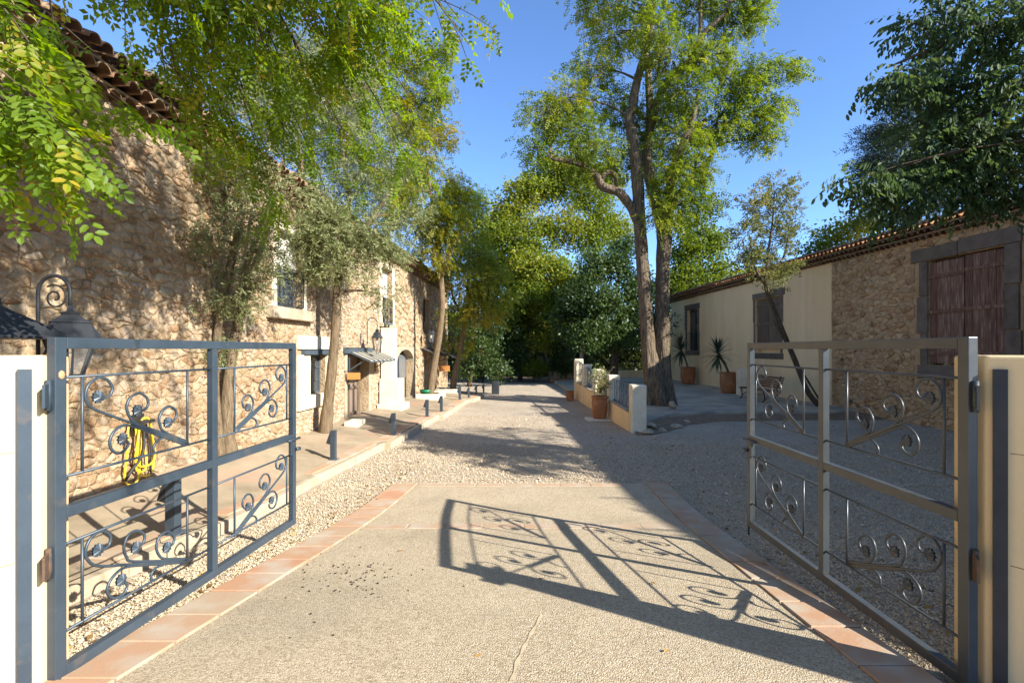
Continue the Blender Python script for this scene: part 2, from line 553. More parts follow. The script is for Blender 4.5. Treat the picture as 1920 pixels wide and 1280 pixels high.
mb = MB()
gy = [-6, -3, 0] + [round(.5 + .25 * k, 2) for k in range(52)] + [14, 18, 24, 33]
for k, yy in enumerate(gy):
    zz = gz(yy)
    mb.v += [(-5.6, yy, zz), (-2, yy, zz), (2.2, yy, zz), (6, yy, zz), (12.3, yy, zz)]
    if k:
        for q in range(4):
            a = (k - 1) * 5 + q
            mb.face((a, a + 1, a + 6, a + 5), .5, True)
mb.build('gravel_yard', M['gravel_bed'], kind='structure')


def XS_L(y):
    return -2.28 + .114 * (y - 2.76)


def XS_R(y):
    return 2.09 + .035 * (y - 2.75)


mb = MB()
gy = [-5, -2, 0] + [round(.5 + .25 * k, 2) for k in range(31)] + [8.1]
for k, yy in enumerate(gy):
    xa, xb = XS_L(yy) + .19, XS_R(yy) - .165
    if yy < 1.5:
        xa, xb = xa - (1.5 - yy) * 1.2, xb + (1.5 - yy) * 1.2
    mb.v += [(xa, yy, gz(yy) - .03), (xa, yy, gz(yy) + .03), (xb, yy, gz(yy) + .03), (xb, yy, gz(yy) - .03)]
    if k:
        a = (k - 1) * 4
        for q in range(3):
            mb.face((a + q, a + q + 1, a + q + 5, a + q + 4))
e = len(mb.v) - 4
mb.face((e, e + 1, e + 2, e + 3))
drive = mb.build('driveway', M['concrete_drive'], kind='structure')
ORG[drive.name] = Vector((0, 0, 0))


def paver(poly, parent=drive, tone=None, z=.044, name='paver', bottom=-.02):
    mb = MB()
    n = len(poly)
    t = random.random() if tone is None else tone
    cx = sum(p[0] for p in poly) / n
    cy = sum(p[1] for p in poly) / n
    zz = z + random.uniform(-.003, .003)
    ins = [(cx + (x - cx) * .97, cy + (y - cy) * .97) for x, y in poly]
    G = gz if parent is drive else (lambda q: walk_z(q))
    mb.add([(x, y, G(y) + bottom) for x, y in poly] + [(x, y, G(y) + zz - .004) for x, y in poly] + [(x, y, G(y) + zz) for x, y in ins],
           [(i, (i + 1) % n, n + (i + 1) % n, n + i) for i in range(n)] + [(n + i, n + (i + 1) % n, 2 * n + (i + 1) % n, 2 * n + i) for i in range(n)] + [tuple(range(2 * n, 3 * n))], t)
    return mb.build(name, M['paver'], parent)


y = 2.3
while y < 8.05:
    l = random.uniform(.38, .45)
    y1 = min(y + l, 8.14)
    a0, a1 = y + .008, y1 - .008
    paver([(XS_L(a0) - .19, a0), (XS_L(a0) + .185, a0), (XS_L(a1) + .185, a1), (XS_L(a1) - .19, a1)])
    y = y1
y = 2.0
while y < 8.05:
    l = random.uniform(.40, .48)
    y1 = min(y + l, 8.14)
    a0, a1 = y + .008, y1 - .008
    paver([(XS_R(a0) - .16, a0), (XS_R(a0) + .17, a0), (XS_R(a1) + .17, a1), (XS_R(a1) - .16, a1)], tone=random.uniform(0, .75))
    y = y1
for (yc, w, tmax) in ((8.0, .17, .42), (5.97, .20, .38)):
    x = XS_L(yc) + .21
    xe = XS_R(yc) - .18
    while x < xe - .12:
        x1 = min(x + random.uniform(.42, .5), xe)
        paver([(x + .012, yc - w / 2), (x1 - .012, yc - w / 2), (x1 - .012, yc + w / 2), (x + .012, yc + w / 2)], tone=random.uniform(0, tmax), z=.034)
        x = x1

# loose gravel: individual stones near the camera, one body of stuff
pts = []


def scatter(x0, x1, y0, y1, dens, keep):
    n = int((x1 - x0) * (y1 - y0) * dens)
    P = np.stack([rng.uniform(x0, x1, n), rng.uniform(y0, y1, n)], 1)
    return P[keep(P[:, 0], P[:, 1])]


def outside(x, y):
    ins = (y < 8.14) & (x > XS_L(y) - .17 + rng.normal(0, .03, x.shape)) & (x < XS_R(y) + .16 - rng.normal(0, .03, x.shape))
    kerb = x < (-3.2 + .06 * np.maximum(0, y - 5) + .06 * np.maximum(0, y - 8))
    return ~ins & ~kerb & (np.abs(x) < y * 1.06 + .3)


pts.append(scatter(-4, 7.5, 2.9, 5.6, 4800, outside))
pts.append(scatter(-3.6, 8.5, 5.6, 8.2, 2900, outside))
pts.append(scatter(-3.2, 9.5, 8.2, 11.5, 1100, outside))
pts.append(scatter(-2.6, 11, 11.5, 16, 260, lambda x, y: (x > -2.1) & ~((x > 2.8) & (y > 12.6))))
pts = np.concatenate(pts)
n = len(pts)
base = np.array([(1, 0, 0), (0, 1, 0), (-1, 0, 0), (0, -1, 0), (.0, .0, .75), (0, 0, -.6)], float)
tri = np.array([(0, 1, 4), (1, 2, 4), (2, 3, 4), (3, 0, 4), (1, 0, 5), (2, 1, 5), (3, 2, 5), (0, 3, 5)])
ang = rng.uniform(0, 6.28, n)
sz = rng.lognormal(math.log(.0068), .36, n) * (1 + .35 * (pts[:, 1] > 8))
jit = rng.uniform(.55, 1.25, (n, 6, 3))
vv = base[None] * jit * sz[:, None, None]
tl = rng.normal(0, .3, (n, 2))
ca, sa = np.cos(ang), np.sin(ang)
xx = vv[:, :, 0] * ca[:, None] - vv[:, :, 1] * sa[:, None]
yy = vv[:, :, 0] * sa[:, None] + vv[:, :, 1] * ca[:, None]
zz = vv[:, :, 2] + xx * tl[:, :1] + yy * tl[:, 1:]
gzz = np.array([gz(float(q)) for q in pts[:, 1]])
V = np.stack([xx + pts[:, :1], yy + pts[:, 1:], zz + (sz * .45 + gzz)[:, None] + rng.uniform(0, .008, n)[:, None]], 2).reshape(-1, 3)
Fc = (tri[None] + 6 * np.arange(n)[:, None, None]).reshape(-1, 3)


def fast_mesh(name, V, Fc, tones, smooth=False):
    me = bpy.data.meshes.new(name)
    k = Fc.shape[1]
    me.vertices.add(len(V))
    me.vertices.foreach_set('co', np.ascontiguousarray(V, dtype=np.float32).ravel())
    me.loops.add(Fc.size)
    me.loops.foreach_set('vertex_index', np.ascontiguousarray(Fc, dtype=np.int32).ravel())
    me.polygons.add(len(Fc))
    me.polygons.foreach_set('loop_start', np.arange(0, Fc.size, k, dtype=np.int32))
    me.update(calc_edges=True)
    a = me.attributes.new('tone', 'FLOAT', 'FACE')
    a.data.foreach_set('value', np.ascontiguousarray(tones, dtype=np.float32))
    me.polygons.foreach_set('use_smooth', np.full(len(Fc), smooth))
    return me


link('gravel', fast_mesh('gravel', V, Fc, np.repeat(np.clip(rng.normal(.58, .33, n), 0, 1), 8)), M['pebble'], kind='stuff')

# raised walk along the stone house
EDGE = [(-3.24, 2.4), (-3.28, 5.2), (-3.09, 8.2), (-2.72, 11.0), (-2.58, 11.02), (-2.2, 15.4), (-2.05, 15.42), (-1.72, 20.4), (-1.5, 20.42), (-1.1, 23.4)]


def walk_z(y):
    return gz(y)


def walk_wall_z(y):
    return max(.19 + .26 * min(1, max(0, (11.2 - y) / 2.6)), gz(y) + .30)


def edge_x(y):
    for (x0, y0), (x1, y1) in zip(EDGE, EDGE[1:]):
        if y0 <= y <= y1 and y1 > y0 + .1:
            return x0 + (x1 - x0) * (y - y0) / (y1 - y0)
    return EDGE[0][0] if y < 2.5 else EDGE[-1][0]


mb = MB()
rows = []
for (x, y_) in EDGE:
    rows.append((x - .10, y_))
ys = sorted(set([e[1] for e in EDGE] + [float(v) for v in np.arange(2.5, 23.4, .5)]))
prev = None
seq = []
for y_ in ys:
    xs = [e[0] for e in EDGE if e[1] == y_] or [edge_x(y_)]
    seq.append((xs[0] - .10, y_))
for (xe, y_) in seq:
    xw = FL.x(y_) - .05
    zw = walk_wall_z(y_)
    row = []
    for k in range(5):
        t = k / 4
        row.append((xw + (xe - xw) * t, y_, zw + (.138 + gz(y_) - zw) * min(1, t * 1.15)))
    b = len(mb.v)
    mb.v.extend(row)
    if prev is not None:
        for k in range(4):
            mb.face((prev + k, prev + k + 1, b + k + 1, b + k), .5, True)
    prev = b
b = len(mb.v)
mb.v.extend([(FL.x(23.4), 23.4, -.02), (seq[-1][0], 23.4, -.02)])
mb.face((prev, prev + 4, b + 1, b))
walk = mb.build('sidewalk', M['sidewalk'], kind='structure')
ORG[walk.name] = Vector((0, 0, 0))
# kerb stones and edging tiles of the walk
for (x0, y0), (x1, y1) in zip(EDGE, EDGE[1:]):
    if y1 - y0 < .1:
        mbk = MB()
        mbk.box(x0 - .115, x1 - .004, y0 - .05, y0 + .05, gz(y0) - .05, gz(y0) + .128)
        mbk.build('kerb_stone', M['kerb'], walk, bevel=.012)
        continue
    y_ = y0
    while y_ < y1 - .05:
        l = random.uniform(.55, .8)
        ye = min(y_ + l, y1)
        xa, xb = edge_x(y_ + .001), edge_x(ye - .001)
        zt = .135 + random.uniform(-.006, .006)
        o = random.uniform(-.008, .008)
        mbk = MB()
        q = [(xa + o, y_ + .006), (xb + o, ye - .006), (xb - .11, ye - .006), (xa - .11, y_ + .006)]
        mbk.add([(u, v, gz(v) - .05) for u, v in q] + [(u, v, gz(v) + zt) for u, v in q], MB.BOXF, random.random())
        mbk.build('kerb_stone', M['kerb'], walk, bevel=.012)
        if random.random() < .85:
            paver([(xa - .40, y_ + .01), (xa - .115, y_ + .01), (xb - .115, ye - .01), (xb - .40, ye - .01)], walk, tone=random.uniform(.1, .75), z=.158, name='paving_tile', bottom=.12)
        y_ = ye

# dirt strip and leaf litter at the far end of the yard
mb = MB()
mb.add([(-9, 32.4, .012), (-2, 32.7, .012), (4, 31.6, .012), (9, 33.2, .012), (20, 36, .012), (20, 60, .012), (-16, 60, .012), (-16, 33, .012)], [tuple(range(8))])
mb.build('leaf_litter', M['leaf_litter'], kind='structure')


# ------------------------------------------------------------------ rubble stones
def cells(w, h, cx, cy, jit=.49, drop=.24, seed=1):
    rd = random.Random(seed)
    nx, nz = int(w / cx) + 1, int(h / cy) + 1
    S = {}
    for i in range(-1, nx + 1):
        for j in range(-1, nz + 1):
            if rd.random() < drop:
                continue
            S[(i, j)] = ((i + .5 + (.5 if j % 2 else 0) + rd.uniform(-jit, jit)) * cx, (j + .5 + rd.uniform(-jit, jit)) * cy)
    out = []
    asp = cx / cy
    for (i, j), (sx, sy) in S.items():
        poly = [(sx - 1.6 * cx, sy - 1.6 * cy), (sx + 1.6 * cx, sy - 1.6 * cy), (sx + 1.6 * cx, sy + 1.6 * cy), (sx - 1.6 * cx, sy + 1.6 * cy)]
        for di in (-2, -1, 0, 1, 2):
            for dj in (-2, -1, 0, 1, 2):
                if di == 0 and dj == 0:
                    continue
                q = S.get((i + di, j + dj))
                if not q:
                    continue
                # bisector in a metric where cells are square
                nx_, ny_ = (q[0] - sx), (q[1] - sy) * asp * asp
                mx, my = (q[0] + sx) / 2, (q[1] + sy) / 2
                poly = clip(poly, nx_, ny_, nx_ * mx + ny_ * my)
                if len(poly) < 3:
                    break
            if len(poly) < 3:
                break
        if len(poly) >= 3 and -cx < sx < w + cx and -cy < sy < h + cy:
            out.append(((sx, sy), poly))
    return out


def clip(poly, a, b, c):
    res = []
    n = len(poly)
    for k in range(n):
        p, q = poly[k], poly[(k + 1) % n]
        dp = a * p[0] + b * p[1] - c
        dq = a * q[0] + b * q[1] - c
        if dp <= 0:
            res.append(p)
        if (dp < 0 < dq) or (dq < 0 < dp):
            t = dp / (dp - dq)
            res.append((p[0] + (q[0] - p[0]) * t, p[1] + (q[1] - p[1]) * t))
    return res


def stone_mesh(fr, poly, a0, z0, depth, gap, rd, tone):
    """One stone: back ring, front ring with rounded edge and a rough, tilted face."""
    ex = []
    for k in range(len(poly)):
        p, q = poly[k], poly[(k + 1) % len(poly)]
        L = math.hypot(q[0] - p[0], q[1] - p[1])
        ex.append(p)
        if L > .06:
            f = rd.uniform(.35, .65)
            w = rd.uniform(-.10, .10) * L
            ex.append((p[0] + (q[0] - p[0]) * f - (q[1] - p[1]) / L * w, p[1] + (q[1] - p[1]) * f + (q[0] - p[0]) / L * w))
    poly = ex
    n = len(poly)
    cx = sum(p[0] for p in poly) / n
    cy = sum(p[1] for p in poly) / n
    mb = MB()
    ta, tz = rd.uniform(-.10, .10), rd.uniform(-.16, .10)
    ext = max(.03, min(max(p[0] for p in poly) - min(p[0] for p in poly), max(p[1] for p in poly) - min(p[1] for p in poly)))
    rings = []
    for (k, nn, ins) in ((0, -.02, gap * .6), (1, depth * .62, gap), (2, depth, gap + ext * .14)):
        ring = []
        for (x, y_) in poly:
            dx, dy = x - cx, y_ - cy
            L = math.hypot(dx, dy) + 1e-6
            f = max(.25, (L - ins) / L)
            jx = rd.uniform(-.06, .06) * ext if k else 0
            jy = rd.uniform(-.06, .06) * ext if k else 0
            x2, y2 = cx + dx * f + jx, cy + dy * f + jy
            nn2 = nn
            if k == 2:
                nn2 = nn + ta * (x2 - cx) + tz * (y2 - cy) + rd.uniform(-.2, .2) * depth
            if k == 1:
                nn2 = nn * rd.uniform(.75, 1.1)
            ring.append(fr.p(a0 + x2, nn2, z0 + y2))
        rings.append(ring)
    cen = fr.p(a0 + cx, depth * rd.uniform(.95, 1.25), z0 + cy)
    vs = rings[0] + rings[1] + rings[2] + [cen]
    fs = []
    for r in (0, 1):
        for i in range(n):
            fs.append((r * n + i, r * n + (i + 1) % n, (r + 1) * n + (i + 1) % n, (r + 1) * n + i))
    for i in range(n):
        fs.append((2 * n + i, 2 * n + (i + 1) % n, 3 * n))
    mb.add(vs, fs, tone, False)
    for q in range(n, len(fs)):
        mb.s[q] = True
    return mb


def seen(P):
    if P.y < .5:
        return 0
    x = P.x / P.y
    z = (P.z - CAM_H) / P.y
    return 1 if abs(x) < 1.0 and -.66 < z < .69 else 0


def rubble(fr, a0, a1, z0, z1, cx, cy, holes, mat, parent, seed, n_single, depth=(.018, .05), gap=.010, tonef=None):
    rd = random.Random(seed)
    items = []
    for (s, poly) in cells(a1 - a0, z1 - z0, cx, cy, seed=seed):
        poly = clip(poly, -1, 0, 0)
        poly = clip(poly, 1, 0, a1 - a0)
        poly = clip(poly, 0, -1, 0)
        poly = clip(poly, 0, 1, z1 - z0)
        if len(poly) < 3:
            continue
        ccx = sum(p[0] for p in poly) / len(poly)
        ccy = sum(p[1] for p in poly) / len(poly)
        bad = False
        for (h0, h1, k0, k1) in holes:
            h0_, h1_, k0_, k1_ = h0 - a0, h1 - a0, k0 - z0, k1 - z0
            if h0_ < ccx < h1_ and k0_ < ccy < k1_:
                bad = True
                break
            d = [(h0_ - ccx, (1, 0, h0_)), (ccx - h1_, (-1, 0, -h1_)), (k0_ - ccy, (0, 1, k0_)), (ccy - k1_, (0, -1, -k1_))]
            dm = max(d)
            if dm[0] < 2 * cx:
                poly = clip(poly, *dm[1])
                if len(poly) < 3:
                    bad = True
                    break
        if bad:
            continue
        ar = .5 * abs(sum(poly[i][0] * poly[(i + 1) % len(poly)][1] - poly[(i + 1) % len(poly)][0] * poly[i][1] for i in range(len(poly))))
        if ar < .0012:
            continue
        P = fr.p(a0 + ccx, .03, z0 + ccy)
        items.append((seen(P) * ar * abs(P.x) / (P.length ** 3), poly, ar))
    items.sort(key=lambda t: -t[0])
    rest = MB()
    for k, (sc, poly, ar) in enumerate(items):
        tone = tonef(rd, ar) if tonef else rd.random()
        m = stone_mesh(fr, poly, a0, z0, rd.uniform(*depth), gap * rd.uniform(.6, 1.6), rd, tone)
        if k < n_single:
            m.build('stone', mat, parent)
        else:
            k0 = len(rest.s)
            rest.add(m.v, m.f, tone, False)
            rest.s[k0:] = m.s
    if rest.v:
        rest.build('rubble_stones', mat, parent, kind='stuff')


def wall_holes(fr, a0, a1, z0, z1, holes, depth, tone=.5):
    """Front face of a wall with recessed openings (with reveals, no back)."""
    mb = MB()
    A = sorted(set([a0, a1] + [h for H in holes for h in H[:2]]))
    Z = sorted(set([z0, z1] + [h for H in holes for h in H[2:4]]))
    for i in range(len(A) - 1):
        for j in range(len(Z) - 1):
            ca, cz = (A[i] + A[i + 1]) / 2, (Z[j] + Z[j + 1]) / 2
            if any(h[0] < ca < h[1] and h[2] < cz < h[3] for h in holes):
                continue
            mb.add([fr.p(A[i], 0, Z[j]), fr.p(A[i + 1], 0, Z[j]), fr.p(A[i + 1], 0, Z[j + 1]), fr.p(A[i], 0, Z[j + 1])], [(0, 1, 2, 3)], tone)
    for (h0, h1, k0, k1) in holes:
        q = [(h0, k0), (h1, k0), (h1, k1), (h0, k1)]
        for i in range(4):
            (u, v), (u2, v2) = q[i], q[(i + 1) % 4]
            mb.add([fr.p(u, 0, v), fr.p(u2, 0, v2), fr.p(u2, -depth, v2), fr.p(u, -depth, v)], [(0, 1, 2, 3)], tone)
        mb.add([fr.p(h0, -depth, k0), fr.p(h1, -depth, k0), fr.p(h1, -depth, k1), fr.p(h0, -depth, k1)], [(0, 1, 2, 3)], tone)
    # outer shell behind the front so that the wall is a solid
    T = max(depth + .15, .5)
    mb.add([fr.p(a0, 0, z0), fr.p(a0, -T, z0), fr.p(a0, -T, z1), fr.p(a0, 0, z1)], [(0, 1, 2, 3)], tone)
    mb.add([fr.p(a1, 0, z0), fr.p(a1, -T, z0), fr.p(a1, -T, z1), fr.p(a1, 0, z1)], [(0, 1, 2, 3)], tone)
    mb.add([fr.p(a0, -T, z0), fr.p(a1, -T, z0), fr.p(a1, -T, z1), fr.p(a0, -T, z1)], [(0, 1, 2, 3)], tone)
    mb.add([fr.p(a0, 0, z1), fr.p(a1, 0, z1), fr.p(a1, -T, z1), fr.p(a0, -T, z1)], [(0, 1, 2, 3)], tone)
    return mb


def tile_mesh(name, L, r0, r1, t=.014, seg=8):
    """Half-round clay tile, axis +X from 0 to L, crown up."""
    mb = MB()
    for x, r in ((0, r0), (L, r1)):
        for rr in (r, r - t):
            for k in range(seg + 1):
                a = math.pi * k / seg
                mb.v.append((x, rr * math.cos(a), rr * math.sin(a)))
    n = seg + 1
    for k in range(seg):
        mb.face((k, k + 1, 2 * n + k + 1, 2 * n + k), .5, True)
        mb.face((n + k, n + k + 1, 3 * n + k + 1, 3 * n + k), .5, True)
        mb.face((k, k + 1, n + k + 1, n + k))
        mb.face((2 * n + k, 2 * n + k + 1, 3 * n + k + 1, 3 * n + k))
    mb.face((0, n, 3 * n, 2 * n))
    mb.face((seg, n + seg, 3 * n + seg, 2 * n + seg))
    me = bpy.data.meshes.new(name)
    me.from_pydata(mb.v, [], mb.f)
    me.polygons.foreach_set('use_smooth', mb.s)
    a = me.attributes.new('tone', 'FLOAT', 'FACE')
    me.materials.append(M['tile'])
    return me


TILE = tile_mesh('roof_tile', .46, .105, .085)
CTILE = tile_mesh('cornice_tile', .30, .10, .095)


def eaves(fr, root, a0, a1, z, out, step=.205, slope=.30, depth=6.0, t0=None, t1=None):
    """Genoise cornice of two tile rows, the overhanging edge tiles and the roof behind them."""
    org = ORG[root.name]
    t0 = a0 if t0 is None else t0
    t1 = a1 if t1 is None else t1
    ax = math.atan2(fr.n[1], fr.n[0])

    def place(me, name, p, pitch, flip=False):
        o = bpy.data.objects.new(name, me)
        col.objects.link(o)
        o.parent = root
        o.location = p - org
        o.rotation_euler = (random.uniform(-.04, .04), pitch + random.uniform(-.02, .02), ax + random.uniform(-.03, .03))
        return o
    n = int((t1 - t0) / step)
    for row, (zz, nn) in enumerate(((z - .30, -.14), (z - .165, .0))):
        for k in range(n):
            a = t0 + (k + (.5 if row else 0)) * step
            place(CTILE, 'cornice_tile', fr.p(a, nn, zz), 0)
    mb = MB()
    mb.fbox(fr, a0, a1, -.3, .135, z - .20, z - .168)
    mb.fbox(fr, a0, a1, -.3, .275, z - .062, z - .035)
    mb.build('cornice_mortar', M['mortar'], root)
    for k in range(n):
        a = t0 + k * step
        place(TILE, 'roof_tile', fr.p(a, out - .36 + random.uniform(-.02, .02), z + .02 + .36 * slope), math.atan(slope))
    # corrugated remainder of the roof
    mb = MB()
    seg = 8
    m = int((a1 - a0) / step)
    rowsN = 6
    for r in range(rowsN + 1):
        nn = out - .12 - depth * r / rowsN
        zr = z - .02 + slope * (depth * r / rowsN + .12)
        for k in range(m * seg + 1):
            ph = k / seg
            mb.v.append(tuple(fr.p(a0 + ph * step, nn, zr + .055 * math.cos(2 * math.pi * ph))))
    W = m * seg + 1
    for r in range(rowsN):
        for k in range(W - 1):
            mb.face((r * W + k, r * W + k + 1, (r + 1) * W + k + 1, (r + 1) * W + k), .5, True)
    # eave board under the edge and gable closing
    mb.build('roof', M['roof_sheet'], root)


# ------------------------------------------------------------------ left building
LB = thing('stone_house', 'long rubble stone house with clay tile eaves along the sunny left side', 'building', FL.p(12, 0, 0))
WIN_U = (9.9, 10.95, 2.93, 4.45)
WIN_L = (11.27, 12.15, 1.09, 1.98)
DOOR1 = (13.45, 15.1, .19, 1.98)
WIN_U2 = (16.3, 17.45, 2.95, 4.75)
ARCH = (17.95, 20.2, .19, 2.12)
WIN_U3 = (21.8, 23.0, 2.8, 4.3)
DOOR2 = (21.9, 22.9, .19, 1.95)
HL = [WIN_U, WIN_L, DOOR1, WIN_U2, ARCH, WIN_U3, DOOR2]
wall_holes(FL, -3, 27.3, -.1, 5.30, HL, .36).build('wall', M['mortar'], LB)
HLs = [(9.78, 11.12, 2.7, 4.6), (10.76, 12.48, .80, 2.40), (13.3, 15.28, -.1, 2.14), (16.12, 17.6, 2.8, 4.9), (17.9, 20.25, -.1, 2.2), WIN_U3, DOOR2]


def tone_l(rd, ar):
    return min(1, max(0, rd.gauss(.46, .30)))


rubble(FL, 4.3, 10.6, .0, 5.06, .155, .09, HLs, M['limestone'], LB, 3, 300, depth=(.001, .024), gap=.012, tonef=tone_l)
rubble(FL, 10.6, 17.0, .0, 5.06, .165, .095, HLs, M['limestone_pale'], LB, 5, 0, depth=(.0, .018), gap=.014, tonef=tone_l)
rubble(FL, 17.0, 27.3, .0, 5.06, .33, .20, HLs, M['limestone'], LB, 4, 0, depth=(.012, .035), gap=.012, tonef=tone_l)
eaves(FL, LB, -3, 27.3, 5.37, .36, t0=4.0, t1=27.0)
mb = MB()
mb.fbox(FL, -3, 27.3, -6.6, -6.3, -.1, 7.2)
mb.fbox(FL, 27.0, 27.3, -6.3, -.5, -.1, 5.3)
mb.build('rear_wall', M['mortar'], LB)


def window(root, fr, h, recess, mat_frame, leaves=2, bars=2, curtain=None, fw=.05):
    a0, a1, z0, z1 = h
    mb = MB()
    n0, n1 = -recess - .03, -recess + .02
    mb.fbox(fr, a0, a0 + fw, n0, n1, z0, z1)
    mb.fbox(fr, a1 - fw, a1, n0, n1, z0, z1)
    mb.fbox(fr, a0 + fw, a1 - fw, n0, n1, z0, z0 + fw)
    mb.fbox(fr, a0 + fw, a1 - fw, n0, n1, z1 - fw, z1)
    w = (a1 - a0) / leaves
    for k in range(1, leaves):
        mb.fbox(fr, a0 + w * k - fw * .8, a0 + w * k + fw * .8, n0, n1 + .008, z0 + fw, z1 - fw)
    for k in range(1, bars + 1):
        zz = z0 + (z1 - z0) * k / (bars + 1)
        for q in range(leaves):
            mb.fbox(fr, a0 + w * q + fw, a0 + w * (q + 1) - fw, n0 + .01, n1 - .005, zz - .013, zz + .013)
    win = mb.build('window', mat_frame, root, bevel=.004)
    mb = MB()
    mb.fbox(fr, a0 + .01, a1 - .01, n0 + .012, n0 + .02, z0 + .01, z1 - .01)
    mb.build('pane', M['glass'] if curtain is None else curtain, win)
    return win


# upper window with white reveal, iron balconet and stone sill
w1 = window(LB, FL, WIN_U, .17, M['steel_blue'], 2, 1)
mb = MB()
mb.fbox(FL, 9.88, 10.97, -.16, -.12, 3.75, 4.45)
mb.build('blind', M['curtain'], w1)
mb = MB()
mb.fbox(FL, 9.55, 11.3, -.02, .16, 2.70, 2.925)
mb.build('window_sill', M['grey_stone'], LB, bevel=.015)
mb = MB()
for (a, b, z0, z1) in ((9.78, 9.895, 2.93, 4.48), (10.955, 11.12, 2.93, 4.48), (9.78, 11.12, 4.46, 4.62)):
    mb.fbox(FL, a, b, -.05, .045, z0, z1)
mb.build('window_surround', M['white_stone'], LB, bevel=.01)


def balconet(fr, a0, a1, z0, z1, n):
    mb = MB()
    for z in (z0, z0 + .12, z1):
        mb.beam(fr.p(a0, n, z), fr.p(a1, n, z), .02, .02)
    for a in (a0, a1):
        mb.beam(fr.p(a, n, z0), fr.p(a, n, z1), .02, .02, up=(1, 0, 0))
        mb.beam(fr.p(a, n, z1), fr.p(a, -.1, z1), .018, .018)
        mb.beam(fr.p(a, n, z0), fr.p(a, -.1, z0), .018, .018)
    m = (a0 + a1) / 2
    mb.beam(fr.p(m, n, z0), fr.p(m, n, z1), .02, .02, up=(1, 0, 0))
    for c in (a0, a1):
        mb.tube(spline([fr.p(c, n, z1), fr.p((c * .7 + m * .3), n, z0 + .55 * (z1 - z0)), fr.p(m, n, z0 + .12)], 4), .011, 5)
    for q in range(2):
        cx = a0 + (a1 - a0) * (.25 + .5 * q)
        s = (a1 - a0) * .17
        pts_ = []
        for k in range(22):
            a = k / 21 * 4.2 * math.pi / 1.4
            r = s * (1 - .75 * k / 21)
            pts_.append(fr.p(cx + r * math.cos(a), n, z0 + .42 * (z1 - z0) + r * math.sin(a)))
        mb.tube(pts_, .009, 5)
    for k in range(7):
        a = a0 + (a1 - a0) * (k + .5) / 7
        mb.beam(fr.p(a, n, z0), fr.p(a, n, z0 + .12), .01, .01, up=(1, 0, 0))
    return mb


balconet(FL, 9.93, 10.92, 2.98, 3.72, .07).build('balconet', M['steel_dark'], LB)
# ground-floor window, white surround, steel lintel
w2 = window(LB, FL, WIN_L, .14, M['steel_blue'], 2, 2)
mb = MB()
mb.fbox(FL, 11.75, 12.06, -.168, -.161, 1.15, 1.92)
mb.build('curtain', M['curtain'], w2)
mb = MB()
mb.fbox(FL, 10.76, 11.268, -.03, .06, 1.09, 1.982)
mb.fbox(FL, 12.152, 12.48, -.03, .06, 1.09, 1.982)
mb.fbox(FL, 10.76, 12.48, -.03, .064, .80, 1.088)
mb.fbox(FL, 10.76, 12.48, -.03, .057, 2.105, 2.40)
mb.build('window_surround', M['white_stone'], LB, bevel=.01)
mb = MB()
mb.fbox(FL, 10.95, 12.5, -.03, .085, 1.985, 2.10)
for zz in (1.985, 2.09):
    mb.fbox(FL, 10.95, 12.5, .085, .105, zz, zz + .012)
mb.build('steel_lintel', M['steel_blue'], LB)
# door under the glass canopy
mb = MB()
mb.fbox(FL, 13.30, 13.448, -.03, .03, .19, 2.0)
mb.fbox(FL, 15.102, 15.26, -.03, .03, .19, 2.0)
mb.build('door_surround', M['grey_stone'], LB, bevel=.01)
mb = MB()
mb.fbox(FL, 13.2, 15.35, -.03, .075, 2.0, 2.15)
for zz in (1.998, 2.14):
    mb.fbox(FL, 13.2, 15.35, .075, .10, zz, zz + .012)
mb.build('steel_lintel', M['steel_blue'], LB)
mb = MB()
mb.fbox(FL, 13.46, 13.54, -.33, -.25, .20, 1.97)
mb.fbox(FL, 15.0, 15.09, -.33, -.25, .20, 1.97)
mb.fbox(FL, 14.24, 14.32, -.33, -.25, .20, 1.90)
mb.fbox(FL, 13.54, 15.0, -.33, -.25, 1.90, 1.97)
mb.fbox(FL, 13.54, 14.24, -.33, -.25, .20, .32)
mb.fbox(FL, 14.32, 15.0, -.33, -.25, .20, .32)
mb.fbox(FL, 13.54, 14.24, -.33, -.26, .98, 1.05)
mb.fbox(FL, 14.32, 15.0, -.33, -.26, .98, 1.05)
d1 = mb.build('door', M['grey_wood'], LB, bevel=.004)
for (a, b) in ((13.54, 14.24), (14.32, 15.0)):
    for (z0, z1) in ((.32, .98), (1.05, 1.90)):
        MB().fbox(FL, a, b, -.315, -.305, z0, z1).build('pane', M['brown_curtain'], d1)
MB().fbox(FL, 14.19, 14.22, -.25, -.20, 1.0, 1.14).build('handle', M['steel_dark'], d1)


